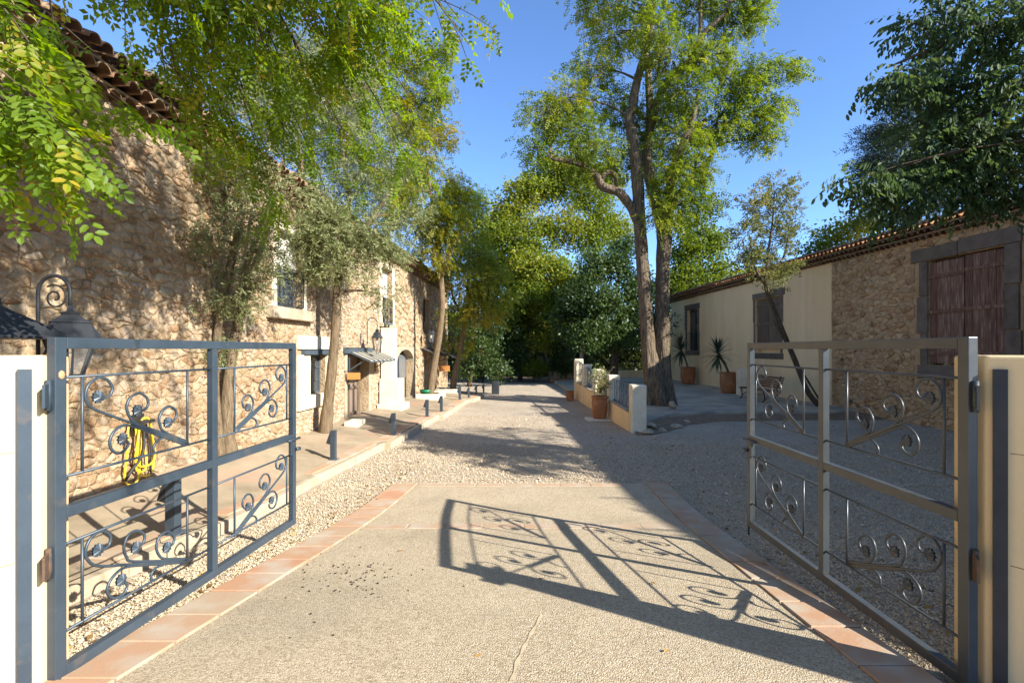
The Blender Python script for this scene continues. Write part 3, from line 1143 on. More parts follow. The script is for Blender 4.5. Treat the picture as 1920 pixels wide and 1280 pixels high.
def canopy(root, fr, a0, a1, zi, zo, proj, nbar, mat, glass):
    mb = MB()
    for k in range(nbar + 1):
        a = a0 + (a1 - a0) * k / nbar
        mb.beam(fr.p(a, .03, zi + .022), fr.p(a, proj, zo + .022), .034, .05)
    mb.beam(fr.p(a0, proj, zo), fr.p(a1, proj, zo), .03, .04)
    mb.beam(fr.p(a0, .03, zi), fr.p(a1, .03, zi), .04, .05)
    for a in (a0 + .06, a1 - .06):
        mb.beam(fr.p(a, .02, zi - .48), fr.p(a, proj * .72, zo + .045), .025, .025)
        mb.beam(fr.p(a, .03, zi - .6), fr.p(a, .03, zi), .03, .03, up=(1, 0, 0))
    c = mb.build('canopy', mat, root)
    for k in range(nbar):
        b0 = a0 + (a1 - a0) * k / nbar + .016
        b1 = a0 + (a1 - a0) * (k + 1) / nbar - .016
        m = MB()
        t = .008
        m.add([fr.p(b0, .05, zi + .012), fr.p(b1, .05, zi + .012), fr.p(b1, proj - .02, zo + .018), fr.p(b0, proj - .02, zo + .018),
               fr.p(b0, .05, zi + .012 + t), fr.p(b1, .05, zi + .012 + t), fr.p(b1, proj - .02, zo + .018 + t), fr.p(b0, proj - .02, zo + .018 + t)], MB.BOXF)
        m.build('glass_panel', glass, c)
    return c


canopy(LB, FL, 13.5, 15.7, 2.02, 1.77, .62, 6, M['steel_blue'], M['canopy_glass'])
canopy(LB, FL, 21.6, 23.4, 2.12, 1.82, .7, 5, M['steel_dark'], M['canopy_glass'])
canopy(LB, FL, 24.6, 26.6, 2.0, 1.66, .95, 5, M['steel_dark'], M['canopy_glass'])
# second upper window: pale surround, half board, railing
w3 = window(LB, FL, WIN_U2, .26, M['steel_blue'], 2, 1)
mb = MB()
mb.fbox(FL, 16.12, 16.298, -.05, .04, 2.95, 4.9)
mb.fbox(FL, 17.452, 17.60, -.05, .04, 2.95, 4.9)
mb.fbox(FL, 16.298, 17.452, -.05, .04, 4.752, 4.9)
mb.build('window_surround', M['white_stone'], LB, bevel=.01)
mb = MB()
mb.fbox(FL, 16.31, 17.44, -.22, -.17, 3.85, 4.74)
mb.build('blind', M['curtain'], w3)
balconet(FL, 16.34, 17.41, 3.0, 3.75, .03).build('balconet', M['steel_dark'], LB)
MB().fbox(FL, 16.1, 17.62, -.02, .1, 2.82, 2.948).build('window_sill', M['grey_stone'], LB, bevel=.015)
# arched passage with a dark door
mb = MB()
ac, ar, zs = (ARCH[0] + ARCH[1]) / 2, (ARCH[1] - ARCH[0]) / 2, 1.62
N_ = 12
for nn in (-.34, .02):
    pass
arc = []
for k in range(N_ + 1):
    t = math.pi * k / N_
    arc.append((ac - ar * math.cos(t), zs + (2.10 - zs) * math.sin(t)))
for k in range(N_):
    (u0, v0), (u1, v1) = arc[k], arc[k + 1]
    mb.add([FL.p(u0, .03, v0), FL.p(u1, .03, v1), FL.p(u1, .03, 2.2), FL.p(u0, .03, 2.2)], [(0, 1, 2, 3)])
    mb.add([FL.p(u0, .03, v0), FL.p(u1, .03, v1), FL.p(u1, -.34, v1), FL.p(u0, -.34, v0)], [(0, 1, 2, 3)])
mb.fbox(FL, ARCH[0] - .14, ARCH[0] - .002, -.03, .03, .19, 2.2)
mb.fbox(FL, ARCH[1] + .002, ARCH[1] + .14, -.03, .03, .19, 2.2)
mb.build('stone_arch', M['grey_stone'], LB)
mb = MB()
mb.fbox(FL, ARCH[0] + .01, ac - .01, -.33, -.27, .2, 2.08)
mb.fbox(FL, ac + .01, ARCH[1] - .01, -.33, -.27, .2, 2.08)
d2 = mb.build('door', M['steel_dark'], LB)
for (a, b) in ((ARCH[0] + .12, ac - .1), (ac + .1, ARCH[1] - .12)):
    MB().fbox(FL, a, b, -.268, -.262, 1.0, 1.9).build('pane', M['glass_grey'], d2)
# far upper window and far door
w4 = window(LB, FL, WIN_U3, .2, M['dark_wood'], 2, 1)
mb = MB()
mb.fbox(FL, DOOR2[0] + .03, DOOR2[1] - .03, -.2, -.15, .2, 1.93)
mb.fbox(FL, DOOR2[0] + .15, DOOR2[1] - .15, -.15, -.14, .3, .9)
mb.build('door', M['grey_stone'], LB)

# white rendered pillar with its trough, standing against the house
PT = thing('stone_pillar', 'white rendered pillar on a stepped block beside the arched door', 'pillar', FL.p(16.2, .3, .17))
MB().fbox(FL, 16.1, 16.6, .05, .42, 1.18, 2.78).build('shaft', M['white_stone'], PT, bevel=.012)
MB().fbox(FL, 15.95, 16.6, .05, .66, .42, 1.18).build('block', M['white_stone'], PT, bevel=.012)
MB().fbox(FL, 15.72, 16.62, .055, .82, .15, .42).build('base', M['white_stone'], PT, bevel=.015)
mb = MB()
mb.lathe([(.03, .0), (.03, .12), (.15, .13), (.15, .15), (.04, .21), (.0, .22)], 12, tuple(FL.p(16.35, .22, 2.76)))
tag(mb.build('pillar_lamp', M['steel_blue']), 'flat grey lamp hood on top of the white pillar', 'lamp')

# hanging wooden board by the door
SG = thing('wooden_sign', 'orange wooden board hanging under the nearest glass canopy', 'sign', FL.p(13.3, .1, 1.4))
p = FL.p(13.30, .0, 0)
mb = MB()
mb.box(p.x + .08, p.x + .42, 13.26, 13.285, 1.32, 1.50)
mb.build('board', M['sign_wood'], SG, bevel=.004)
mb = MB()
mb.box(p.x - .02, p.x + .43, 13.265, 13.28, 1.53, 1.545)
for q in (.13, .37):
    mb.box(p.x + q, p.x + q + .008, 13.268, 13.276, 1.50, 1.53)
mb.build('bracket', M['steel_dark'], SG)
SG2 = thing('wooden_sign', 'small far orange board under the second glass canopy', 'sign', FL.p(24.7, .1, 1.4))
p = FL.p(24.7, .0, 0)
MB().box(p.x + .1, p.x + .62, 24.6, 24.64, 1.05, 1.32).build('board', M['sign_wood'], SG2)
MB().box(p.x - .02, p.x + .62, 24.61, 24.63, 1.36, 1.38).build('bracket', M['steel_dark'], SG2)
for (a, l) in ((21.7, None),):
    pass

# planters at the trees, green bowl
def planter(name, label, x0, x1, y0, y1, z0, z1):
    t = thing(name, label, 'planter', ((x0 + x1) / 2, (y0 + y1) / 2, z0))
    w = .13
    mb = MB()
    mb.box(x0, x1, y0, y0 + w, z0, z1)
    mb.box(x0, x1, y1 - w, y1, z0, z1)
    mb.box(x0, x0 + w, y0 + w, y1 - w, z0, z1 - .002)
    mb.box(x1 - w, x1, y0 + w, y1 - w, z0, z1 - .002)
    mb.build('wall', M['white_stone'], t, bevel=.012)
    MB().box(x0 + w, x1 - w, y0 + w, y1 - w, z0, z1 - .05).build('soil', M['soil'], t)
    return t


planter('tree_planter', 'white masonry planter holding the leaning trunk past the arched door', -3.62, -2.70, 19.2, 20.8, .1, .42)
planter('tree_planter', 'grey shaded masonry planter farther along the house', -3.35, -2.35, 22.2, 23.4, .1, .38)
planter('tree_planter', 'low white planter block at the foot of the trunk by the first door', -4.05, -3.72, 12.35, 13.0, .1, .35)
mb = MB()
mb.lathe([(.05, 0), (.17, .03), (.22, .10), (.235, .19), (.22, .19), (.17, .06), (0, .05)], 16, (-3.32, 19.75, .37), closed=False)
tag(mb.build('bowl', M['green_plastic']), 'green plastic bowl on the white planter', 'bowl')

# ------------------------------------------------------------------ lanterns
def lantern(name, label, hood=.34, glass_h=.34, group=None):
    """Hanging lantern on a swan-neck bracket; origin at the wall plate, arm along +X, z=0 at the hood's lower rim."""
    t = thing(name, label, 'lantern', (0, 0, 0), group, local=True)
    h = hood / 2
    cx = .48
    mb = MB()
    mb.lathe([(h, 0), (h, .015), (h * .62, .105), (h * .66, .112), (h * .55, .15), (h * .28, .19), (h * .22, .2), (h * .42, .215), (h * .40, .225), (.015, .255), (.015, .28)], 6, (cx, 0, 0), smooth=False)
    mb.build('hood', M['steel_dark'], t)
    mb = MB()
    top, bot = h * .86, h * .52
    for k in range(6):
        a = 2 * math.pi * k / 6
        mb.beam((cx + top * math.cos(a), top * math.sin(a), 0), (cx + bot * math.cos(a), bot * math.sin(a), -glass_h), .014, .014)
    mb.lathe([(bot + .008, -glass_h - .012), (bot + .008, -glass_h + .004)], 6, (cx, 0, 0))
    for k in range(3):
        a = 2 * math.pi * k / 3
        mb.tube([(cx + bot * math.cos(a), bot * math.sin(a), -glass_h), (cx + bot * .5 * math.cos(a), bot * .5 * math.sin(a), -glass_h - .08), (cx, 0, -glass_h - .1)], .007, 5)
    mb.build('cage', M['steel_dark'], t)
    mb = MB()
    mb.lathe([(top * .95, -.002), (bot * .95, -glass_h + .004)], 6, (cx, 0, 0), smooth=False, closed=False)
    mb.build('glass', M['lamp_glass'], t)
    mb = MB()
    mb.lathe([(.02, -.0), (.02, -.06), (.035, -.1), (.04, -.14), (.025, -.19), (0, -.2)], 10, (cx, 0, 0))
    mb.build('bulb', M['white_stone'], t)
    # bracket: rectangular plate frame and swan neck
    mb = MB()
    for x in (0, .2):
        mb.beam((x, 0, -.18), (x, 0, .12), .016, .016, up=(1, 0, 0))
    for z in (-.18, .12):
        mb.beam((0, 0, z), (.2, 0, z), .016, .016)
    neck = [(.2, 0, .12)] + [(.34 - .14 * math.cos(a), 0, .42 + .15 * math.sin(a)) for a in np.linspace(0, math.pi, 10)] + [(cx, 0, .28)]
    mb.tube(neck, .011, 6)
    mb.build('bracket', M['steel_dark'], t)
    return t


la = lantern('wall_lantern', 'grey six-sided lantern on a swan neck above the nearest glass canopy')
la.location = FL.p(14.4, .02, 2.42)
la.rotation_euler = (0, 0, FL.ang)
for (a, z, lab) in ((21.2, 2.75, 'dark lantern on the shaded facade above the second glass canopy'),
                    (25.4, 2.45, 'pale far lantern hanging past the leaning trunk'),
                    (27.0, 2.45, 'farthest small lantern at the corner of the house')):
    c = copy_tree(la)
    c.location = FL.p(a, .02, z)
    c['label'] = lab

# lantern on a tall swan-neck pole behind the left pier
lp = thing('lantern_post', 'black swan-neck lantern standing behind the left gate pier', 'lantern', (-3.24, 3.5, 0), local=True)
cx = .22
mb = MB()
neck = [(0, 0, .05), (0, 0, 2.48)] + [(.11 - .11 * math.cos(a), 0, 2.49 + .115 * math.sin(a)) for a in np.linspace(.15, math.pi, 10)] + [(cx, 0, 2.36)]
mb.tube(neck, .0125, 8)
sp = []
for k in range(40):
    a = 2.2 - k / 39 * 3.2 * math.pi
    r = .09 * (1 - .82 * k / 39)
    sp.append((.115 + r * math.cos(a), 0, 2.455 + r * math.sin(a)))
mb.tube(sp, .006, 5)
mb.beam((0, 0, 1.98), (.10, 0, 2.18), .012, .012)
mb.build('pole', M['steel_dark'], lp)
mb = MB()
mb.lathe([(.195, 2.165), (.195, 2.175), (.118, 2.278), (.125, 2.283), (.123, 2.289), (.085, 2.31), (.062, 2.328), (.05, 2.332), (.055, 2.342), (.062, 2.35), (.02, 2.364), (.014, 2.40)], 6, (cx, 0, 0), rot=.3, smooth=False)
mb.build('hood', M['steel_dark'], lp)
mb = MB()
for k in range(6):
    a = 2 * math.pi * k / 6 + .3
    mb.beam((cx + .15 * math.cos(a), .15 * math.sin(a), 2.165), (cx + .075 * math.cos(a), .075 * math.sin(a), 1.93), .012, .012)
mb.lathe([(.08, 1.915), (.08, 1.93)], 12, (cx, 0, 0))
mb.build('cage', M['steel_dark'], lp)
mb = MB()
mb.lathe([(.145, 2.163), (.072, 1.931)], 6, (cx, 0, 0), rot=.3, smooth=False, closed=False)
mb.build('glass', M['lamp_glass'], lp)

lh = thing('hooded_lantern', 'flat pyramid-hooded lantern cut off by the left picture edge', 'lantern', (-3.12, 3.05, 0), local=True)
mb = MB()
mb.lathe([(.40, 2.165), (.40, 2.178), (.06, 2.36), (.05, 2.42), (0, 2.43)], 4, (0, 0, 0), smooth=False, rot=math.pi / 4)
mb.build('hood', M['steel_dark'], lh)
mb = MB()
for sx in (-1, 1):
    for sy in (-1, 1):
        mb.box(sx * .2 - .012, sx * .2 + .012, sy * .2 - .012, sy * .2 + .012, .0, 2.165)
mb.box(-.21, .21, -.21, .21, 1.80, 1.83)
mb.build('posts', M['steel_dark'], lh)
mb = MB()
mb.lathe([(.05, 1.83), (.06, 1.9), (.05, 2.0), (.02, 2.05)], 12)
mb.build('bulb', M['white_stone'], lh)

# ------------------------------------------------------------------ bollard lights
bo = thing('bollard_light', 'nearest dark bollard light seen through the left gate leaf', 'bollard', (0, 0, 0), 'bollard lights along the walk', local=True)
mb = MB()
mb.box(-.045, .045, -.045, .045, 0, .53)
mb.build('post', M['gate'], bo, bevel=.004)
mb = MB()
mb.box(-.08, .08, -.08, .08, 0, .012)
mb.build('base_plate', M['steel_blue'], bo)
mb = MB()
mb.add([(-.045, -.045, .51), (-.045, .045, .51), (-.12, .045, .30), (-.12, -.045, .30), (-.045, -.045, .28), (-.045, .045, .28)],
       [(0, 1, 2, 3), (3, 2, 5, 4), (0, 3, 4), (1, 5, 2), (0, 4, 5, 1)])
mb.build('lamp_hood', M['steel_dark'], bo)
for i, (x, y_, lab, sc) in enumerate(((-3.44, 5.2, None, 1.15), (-3.23, 9.26, 'dark bollard light in front of the first trunk and door', 1.0),
                                      (-2.72, 11.75, 'bollard light in front of the white pillar block', .95),
                                      (-2.47, 14.9, 'bollard light in the sun before the white planter', .92),
                                      (-2.22, 16.1, 'dark bollard light at the kerb corner by the white planter', .92),
                                      (-2.03, 19.9, 'thin grey bollard light in front of the second planter', .95),
                                      (-1.74, 20.6, 'bollard light at the second kerb corner', .8),
                                      (-1.53, 21.9, 'far dark bollard light past the second kerb corner', .75),
                                      (-1.27, 22.9, 'farthest bollard light at the end of the walk', .75))):
    o = bo if i == 0 else copy_tree(bo)
    o.location = (x, y_, gz(y_) + .155)
    o.rotation_euler = (0, 0, -.06)
    o.scale = (sc, sc, sc)
    if lab:
        o['label'] = lab

# ------------------------------------------------------------------ garden hose
hs = thing('garden_hose', 'yellow garden hose looped on a wall hook behind the left gate', 'hose', FL.p(6.5, .1, 1.2))
mb = MB()
for (a_, w, zt, zb, nn) in ((6.36, .13, 1.20, .42, .09), (6.47, .10, 1.18, .55, .12), (6.58, .14, 1.22, .48, .10), (6.50, .20, 1.24, .62, .15)):
    loop = []
    for k in range(25):
        t = 2 * math.pi * k / 24
        zz = (zt + zb) / 2 + (zt - zb) / 2 * math.cos(t)
        loop.append(FL.p(a_ + w * math.sin(t) * (.75 - .35 * math.cos(t)), nn + .02 * math.sin(3 * t), zz))
    mb.tube(loop, .013, 6, caps=False)
mb.build('hose_loops', M['yellow_hose'], hs)
mb = MB()
mb.tube(spline([FL.p(6.5, .13, 1.15), FL.p(6.45, .16, .8), FL.p(6.30, .14, .62), FL.p(6.22, .12, .50)], 5), .016, 6)
mb.tube(spline([FL.p(6.55, .12, 1.15), FL.p(6.56, .17, .85), FL.p(6.60, .14, .55), FL.p(6.62, .13, .50)], 5), .010, 6)
mb.build('nozzle_hose', M['black_rubber'], hs)
mb = MB()
mb.fbox(FL, 6.38, 6.6, .04, .20, 1.17, 1.21)
mb.fbox(FL, 6.40, 6.58, .04, .07, 1.05, 1.28)
mb.build('hook', M['black_rubber'], hs)

# ------------------------------------------------------------------ right building
RB = thing('farm_building', 'long low farm building with stone end, cream render and closed shutters', 'building', FR.p(18, 0, 0))
CORNER = 17.75
WS = (11.83, 13.87, 1.68, 4.50)       # red shutters in basalt surround
WR = (20.8, 22.75, 1.95, 4.30)        # grey shutters
WN = (28.85, 30.35, 2.05, 4.40)       # narrow barred window
wall_holes(FR, 10.3, CORNER, -.1, 5.30, [WS], .22).build('stone_wall', M['mortar_right'], RB)
mb = wall_holes(FR, CORNER + .004, 33, -.1, 5.30, [WR, WN], .25)
for v_i, v in enumerate(mb.v):
    pass
wr_ = mb.build('rendered_wall', M['render'], RB)
mb = MB()
mb.fbox(FR, CORNER, 33, .0, .035, .0, .01)
BL = [(11.45, 14.32, 1.28, 4.86)]


def tone_r(rd, ar):
    return rd.uniform(0, .07) if rd.random() < .085 else min(1, max(.15, rd.gauss(.55, .2)))


rubble(FR, 10.3, CORNER - .01, .0, 5.06, .185, .12, BL, M['rubble_right'], RB, 8, 300, depth=(.003, .035), gap=.010, tonef=tone_r)
eaves(FR, RB, 10.3, 33, 5.40, .40, t0=10.4, t1=32.9)
mb = MB()
mb.fbox(FR, 10.3, 33, -6.9, -6.6, -.1, 7.3)
mb.fbox(FR, 32.7, 33, -6.6, -.5, -.1, 5.3)
mb.build('rear_wall', M['render'], RB)
# tall end of the building just right of the frame
mb = MB()
mb.fbox(FR, -6, 10.29, -6.6, 0, -.1, 6.50)
mb.build('tall_end_wall', M['mortar_right'], RB)
mb = MB()
mb.add([FR.p(-6.2, .35, 6.50), FR.p(10.5, .35, 6.50), FR.p(10.5, -6.9, 8.15), FR.p(-6.2, -6.9, 8.15),
        FR.p(-6.2, .35, 6.63), FR.p(10.5, .35, 6.63), FR.p(10.5, -6.9, 8.28), FR.p(-6.2, -6.9, 8.28)], MB.BOXF)
mb.build('tall_end_roof', M['roof_sheet'], RB)

# basalt surround of the big shutters
sr = thing
blocks = [(13.0, 14.42, 4.50, 4.86), (11.45, 12.985, 4.52, 4.90), (13.875, 14.15, 3.55, 4.495), (13.875, 14.22, 2.55, 3.54), (13.875, 14.10, 1.68, 2.54),
          (11.47, 11.825, 3.6, 4.515), (11.50, 11.825, 2.55, 3.59), (11.45, 11.825, 1.68, 2.54), (12.9, 14.2, 1.30, 1.675), (11.45, 12.89, 1.30, 1.675),
          (11.02, 11.38, 4.3, 4.75), (10.95, 11.36, 3.55, 4.29), (11.0, 11.40, 2.7, 3.30), (10.95, 11.40, 1.9, 2.69)]
for i, (a0, a1, z0, z1) in enumerate(blocks):
    mb = MB()
    mb.fbox(FR, a0 + .005, a1 - .005, -.1, .055 + random.uniform(-.008, .008), z0 + .004, z1 - .004)
    mb.build('basalt_block', M['basalt'], RB, bevel=.014)


def shutter(root, fr, a0, a1, z0, z1, n, mat, battens, nplank, drop=0, gap_bottom=None):
    mb = MB()
    mb.fbox(fr, a0 + .01, a1 - .01, n - .012, n - .001, z0 + .04 - drop, z1 - .03 - drop)
    s = mb.build('shutter', mat, root)
    for z in battens:
        MB().fbox(fr, a0 - .03, a1 + .01, n + .032, n + .057, z - .045, z + .045).build('batten', mat, s, bevel=.004)
    w = (a1 - a0) / nplank
    for k in range(nplank):
        m = MB()
        e0 = a0 + w * k + .004
        e1 = a0 + w * (k + 1) - .004
        m.fbox(fr, e0, e1, n, n + .028 + random.uniform(-.003, .003), z0 + random.uniform(0, .03) - drop, z1 + random.uniform(-.01, .01) - drop)
        m.build('plank', mat, s, bevel=.003)
    return s


shutter(RB, FR, 12.88, 13.85, 1.72, 4.42, -.05, M['red_wood'], (2.0, 3.1, 4.05), 5)
shutter(RB, FR, 11.85, 12.835, 1.70, 4.45, -.03, M['red_wood'], (2.0, 3.12, 4.10), 5)
mb = MB()
mb.fbox(FR, 11.84, 13.86, -.21, -.19, 1.69, 4.49)
mb.build('window_back', M['glass'], RB)
# grey shutters in the rendered wall
shutter(RB, FR, 21.80, 22.72, 2.12, 4.25, -.10, M['grey_wood'], (2.35, 3.2, 4.0), 6)
shutter(RB, FR, 20.83, 21.75, 2.12, 4.25, -.09, M['grey_wood'], (2.35, 3.2, 4.0), 6)
for (a0, a1, z0, z1) in ((20.5, 21.9, 4.31, 4.62), (21.91, 22.98, 4.31, 4.56), (22.755, 22.93, 3.3, 4.305), (22.755, 22.87, 1.95, 3.29), (20.62, 20.795, 3.2, 4.305), (20.66, 20.795, 1.95, 3.19), (20.6, 22.95, 1.70, 1.945)):
    mb = MB()
    mb.fbox(FR, a0, a1, -.1, .02 + random.uniform(0, .015), z0, z1)
    mb.build('basalt_block', M['basalt'], RB, bevel=.02)
# narrow barred window
for (a0, a1, z0, z1) in ((28.6, 30.7, 4.41, 4.72), (30.355, 30.66, 3.2, 4.40), (30.355, 30.6, 2.05, 3.19), (28.66, 28.845, 3.1, 4.40), (28.6, 28.845, 2.05, 3.09), (28.6, 30.66, 1.78, 2.045)):
    mb = MB()
    mb.fbox(FR, a0, a1, -.1, .025 + random.uniform(0, .02), z0, z1)
    mb.build('basalt_block', M['basalt'], RB, bevel=.025)
wn_ = window(RB, FR, WN, .2, M['dark_wood'], 2, 1)
mb = MB()
for k in range(7):
    a = WN[0] + .1 + k * .21
    mb.beam(FR.p(a, -.06, 2.06), FR.p(a, -.06, 3.1), .02, .02, up=(1, 0, 0))
mb.beam(FR.p(WN[0] + .02, -.06, 3.1), FR.p(WN[1] - .02, -.06, 3.1), .025, .025)
mb.build('bars', M['steel_dark'], wn_)
mb = MB()
mb.lathe([(.0, -.06), (.07, -.05), (.09, 0), (.07, .05), (0, .06)], 10, tuple(FR.p(32.1, .1, 3.6)))
tag(mb.build('wall_spotlight', M['steel_dark']), 'small dark spotlight on the far end of the cream wall', 'lamp')

# ------------------------------------------------------------------ gate piers
def wing(name, label, sx, x0, y0, thick):
    """Splayed entrance wall: inner end at (x0,y0), running outward and back."""
    d = Vector((sx * .773, -.634, 0)).normalized()
    nrm = Vector((sx * .634, .773, 0)).normalized()      # towards the yard
    t = thing(name, label, 'wall', (x0, y0, 0))
    A = Vector((x0, y0, 0))
    B = A + Vector((sx * .012, thick, 0))
    pl = [A, A + d * 7, B + d * 7, B]
    mb = MB()
    mb.prism([(p.x, p.y) for p in pl], -.1, 2.07)
    mb.build('wall', M['pier'], t, bevel=.016, seg=3)
    return t, A, d, nrm


WLt, AL, dL, nL = wing('gate_pier', 'sunlit white rendered entrance wall at the left picture edge', -1, -2.445, 2.645, .20)
WRt, AR, dR, nR = wing('gate_pier', 'shaded tan rendered entrance wall at the right picture edge', 1, 2.425, 2.62, .21)


def channel(parent, A, d, nrm, name, mat='gate'):
    """Flat steel fixing plate let into the front of the pier near its inner end."""
    p = A + d * .052 - nrm * .012
    mb = MB()
    mb.beam((p.x, p.y, 0.02), (p.x, p.y, 2.0), .055, .03, up=tuple(nrm))
    return mb.build(name, M[mat], parent)


channel(WLt, AL, dL, nL, 'fixing_plate')
channel(WRt, AR, dR, nR, 'fixing_plate', 'steel_dark')  # darker steel than the left plate, its shade put into the colour

# ------------------------------------------------------------------ gate leaves
U1 = [[(.971, 1.415), (.519, 1.624), (.255, 1.741), (.184, 1.789), (.167, 1.844), (.188, 1.901), (.247, 1.937), (.309, 1.921), (.342, 1.87), (.325, 1.828), (.29, 1.816), (.262, 1.824)],
      [(.971, 1.428), (.66, 1.569), (.519, 1.632), (.466, 1.683), (.445, 1.747), (.475, 1.803), (.538, 1.822), (.593, 1.795), (.612, 1.75), (.59, 1.716), (.556, 1.708), (.535, 1.712)],
      [(.971, 1.436), (.751, 1.543), (.712, 1.595), (.705, 1.645), (.741, 1.695), (.796, 1.71), (.847, 1.682), (.858, 1.638), (.828, 1.604), (.793, 1.60)],
      [(.948, 1.416), (.71, 1.522), (.51, 1.611), (.423, 1.635), (.357, 1.61), (.325, 1.559), (.337, 1.505), (.381, 1.472), (.432, 1.483), (.456, 1.512), (.442, 1.54), (.425, 1.548)],
      [(.814, 1.481), (.741, 1.505), (.68, 1.487), (.654, 1.453), (.662, 1.420)]]
UF = [(.247, 1.826), (.527, 1.714), (.78, 1.602), (.416, 1.553)]
L1 = [[(.954, .582), (.511, .749), (.262, .84), (.184, .905), (.168, .97), (.206, 1.03), (.274, 1.04), (.327, .995), (.322, .945), (.285, .93), (.262, .936)],
      [(.954, .595), (.511, .765), (.445, .819), (.425, .891), (.458, .95), (.524, .955), (.579, .909), (.575, .865), (.545, .85), (.525, .852)],
      [(.954, .604), (.757, .682), (.703, .727), (.68, .794), (.71, .853), (.78, .857), (.836, .806), (.828, .76), (.79, .75)],
      [(.92, .588), (.593, .708), (.432, .76), (.343, .739), (.306, .68), (.345, .614), (.412, .60), (.449, .632), (.432, .672), (.412, .69)],
      [(.741, .646), (.68, .654), (.640, .633), (.636, .590)]]
LFl = [(.245, .94), (.513, .852), (.772, .753), (.404, .697)]
UMID = 1.235
GL_LEN = 2.43


def gate_leaf(name, label, hinge, far, mat, face_sign, mirror_far=True):
    """face_sign: +1 when the yard side of the frame lies towards -X of the leaf line."""
    P0 = Vector((hinge[0], hinge[1], 0))
    P1 = Vector((far[0], far[1], 0))
    d = (P1 - P0).normalized()
    nr = Vector((d.y, -d.x, 0))          # to the right of the leaf direction
    t = thing(name, label, 'gate', (hinge[0], hinge[1], .34))

    def P(u, z, w=0.0):
        q = P0 + d * u + nr * w
        return Vector((q.x, q.y, z))

    T = .05

    def bar(nm, u0, u1, z0, z1):
        mb = MB()
        vs = [P(u0, z0, -T / 2), P(u1, z0, -T / 2), P(u1, z0, T / 2), P(u0, z0, T / 2), P(u0, z1, -T / 2), P(u1, z1, -T / 2), P(u1, z1, T / 2), P(u0, z1, T / 2)]
        mb.add(vs, MB.BOXF)
        return mb.build(nm, mat, t, bevel=.004)
    ZB, ZT = .345, 2.165
    hp = bar('hinge_post', -.03, .035, ZB, ZT)
    bar('middle_post', UMID - .03, UMID + .03, ZB + .062, ZT - .062)
    ep = bar('end_post', GL_LEN - .03, GL_LEN + .03, ZB, ZT)
    bar('top_rail', .0355, GL_LEN - .0305, ZT - .061, ZT - .001)
    bar('bottom_rail', .0355, GL_LEN - .0305, ZB + .001, ZB + .062)
    bar('middle_rail', .0355, UMID - .0305, 1.195, 1.255)
    bar('middle_rail', UMID + .0305, GL_LEN - .0305, 1.195, 1.255)
    for (panel_i, zr) in enumerate(((1.95, 1.415), (1.05, .58))):
        for half in (0, 1):
            fu = (lambda u: u) if half == 0 else (lambda u: 2 * UMID - u)
            u0, u1 = (.03, UMID - .028) if half == 0 else (UMID + .028, GL_LEN - .028)
            mb = MB()
            for z in zr:
                mb.tube([P(u0, z), P(u1, z)], .008, 8)
            for u in (.148, .965):
                mb.tube([P(fu(u), zr[0]), P(fu(u), zr[1])], .008, 8)
            pn = mb.build('infill_panel', mat, t)
            curves = U1 if panel_i == 0 else (L1 if half == 0 else [[(a, b - .853 if True else b) for a, b in c] for c in U1])
            fl = UF if panel_i == 0 else (LFl if half == 0 else [(a, b - .853) for a, b in UF])
            for c in curves:
                mb = MB()
                pts_ = spline([P(fu(u), z) for u, z in c], 5)
                mb.tube(pts_, .0085, 7)
                mb.build('scroll', mat, pn)
            for (u, z) in fl:
                mb = MB()
                n = 20
                cc = P(fu(u), z)
                for side in (-1, 1):
                    b = len(mb.v)
                    mb.v.append(tuple(cc + nr * side * .020))
                    for k in range(n):
                        a = 2 * math.pi * k / n
                        r = .040 if k % 2 == 0 else .033
                        mb.v.append(tuple(cc + (d * math.cos(a) + Vector((0, 0, 1)) * math.sin(a)) * r + nr * side * (.004 if k % 2 else .008)))
                    for k in range(n):
                        mb.face((b, b + 1 + k, b + 1 + (k + 1) % n))
                mb.build('rosette', mat, pn)
    # hinges
    for z in (1.86, .98 if face_sign > 0 else 1.0):
        mb = MB()
        c = P(-.045, z, 0)
        mb.tube([c + Vector((0, 0, -.08)), c + Vector((0, 0, .08))], .014, 8)
        mb.beam(c, c - d * .07 + nr * (.05 * face_sign), .012, .12, tone=.5)
        mb.beam(c, P(-.02, z, 0), .012, .10)
        mb.build('hinge', mat if z > 1.5 else M['rust'], t)
    # latch at the meeting end
    mb = MB()
    s = .04 * face_sign
    mb.tube([P(GL_LEN - .16, 1.205, s), P(GL_LEN + .07, 1.205, s)], .012, 8)
    mb.beam(P(GL_LEN - .10, 1.205, s), P(GL_LEN - .10, 1.06, s), .014, .03, up=tuple(d))
    mb.tube([P(GL_LEN + .0, 1.10, s * .9), P(GL_LEN + .055, 1.10, s * 1.2)], .018, 8)
    mb.build('latch', mat, t)
    if face_sign < 0:
        mb = MB()
        mb.tube([P(GL_LEN + .045, .25, 0), P(GL_LEN + .045, 1.45, 0)], .009, 8)
        mb.beam(P(GL_LEN + .03, .45), P(GL_LEN + .06, .45), .02, .03)
        mb.beam(P(GL_LEN + .03, 1.40), P(GL_LEN + .06, 1.40), .02, .03)
        mb.build('drop_bolt', mat, t)
    return t, P


gl, PL_ = gate_leaf('gate_leaf', 'blue-grey wrought iron gate leaf standing open on the left', (-2.42, 2.72), (-2.205, 5.14), M['gate'], 1)
gr, PR_ = gate_leaf('gate_leaf', 'shade-greyed wrought iron gate leaf with a drop bolt standing open on the right', (2.365, 2.655), (2.372, 5.09), M['gate_shaded'], -1)
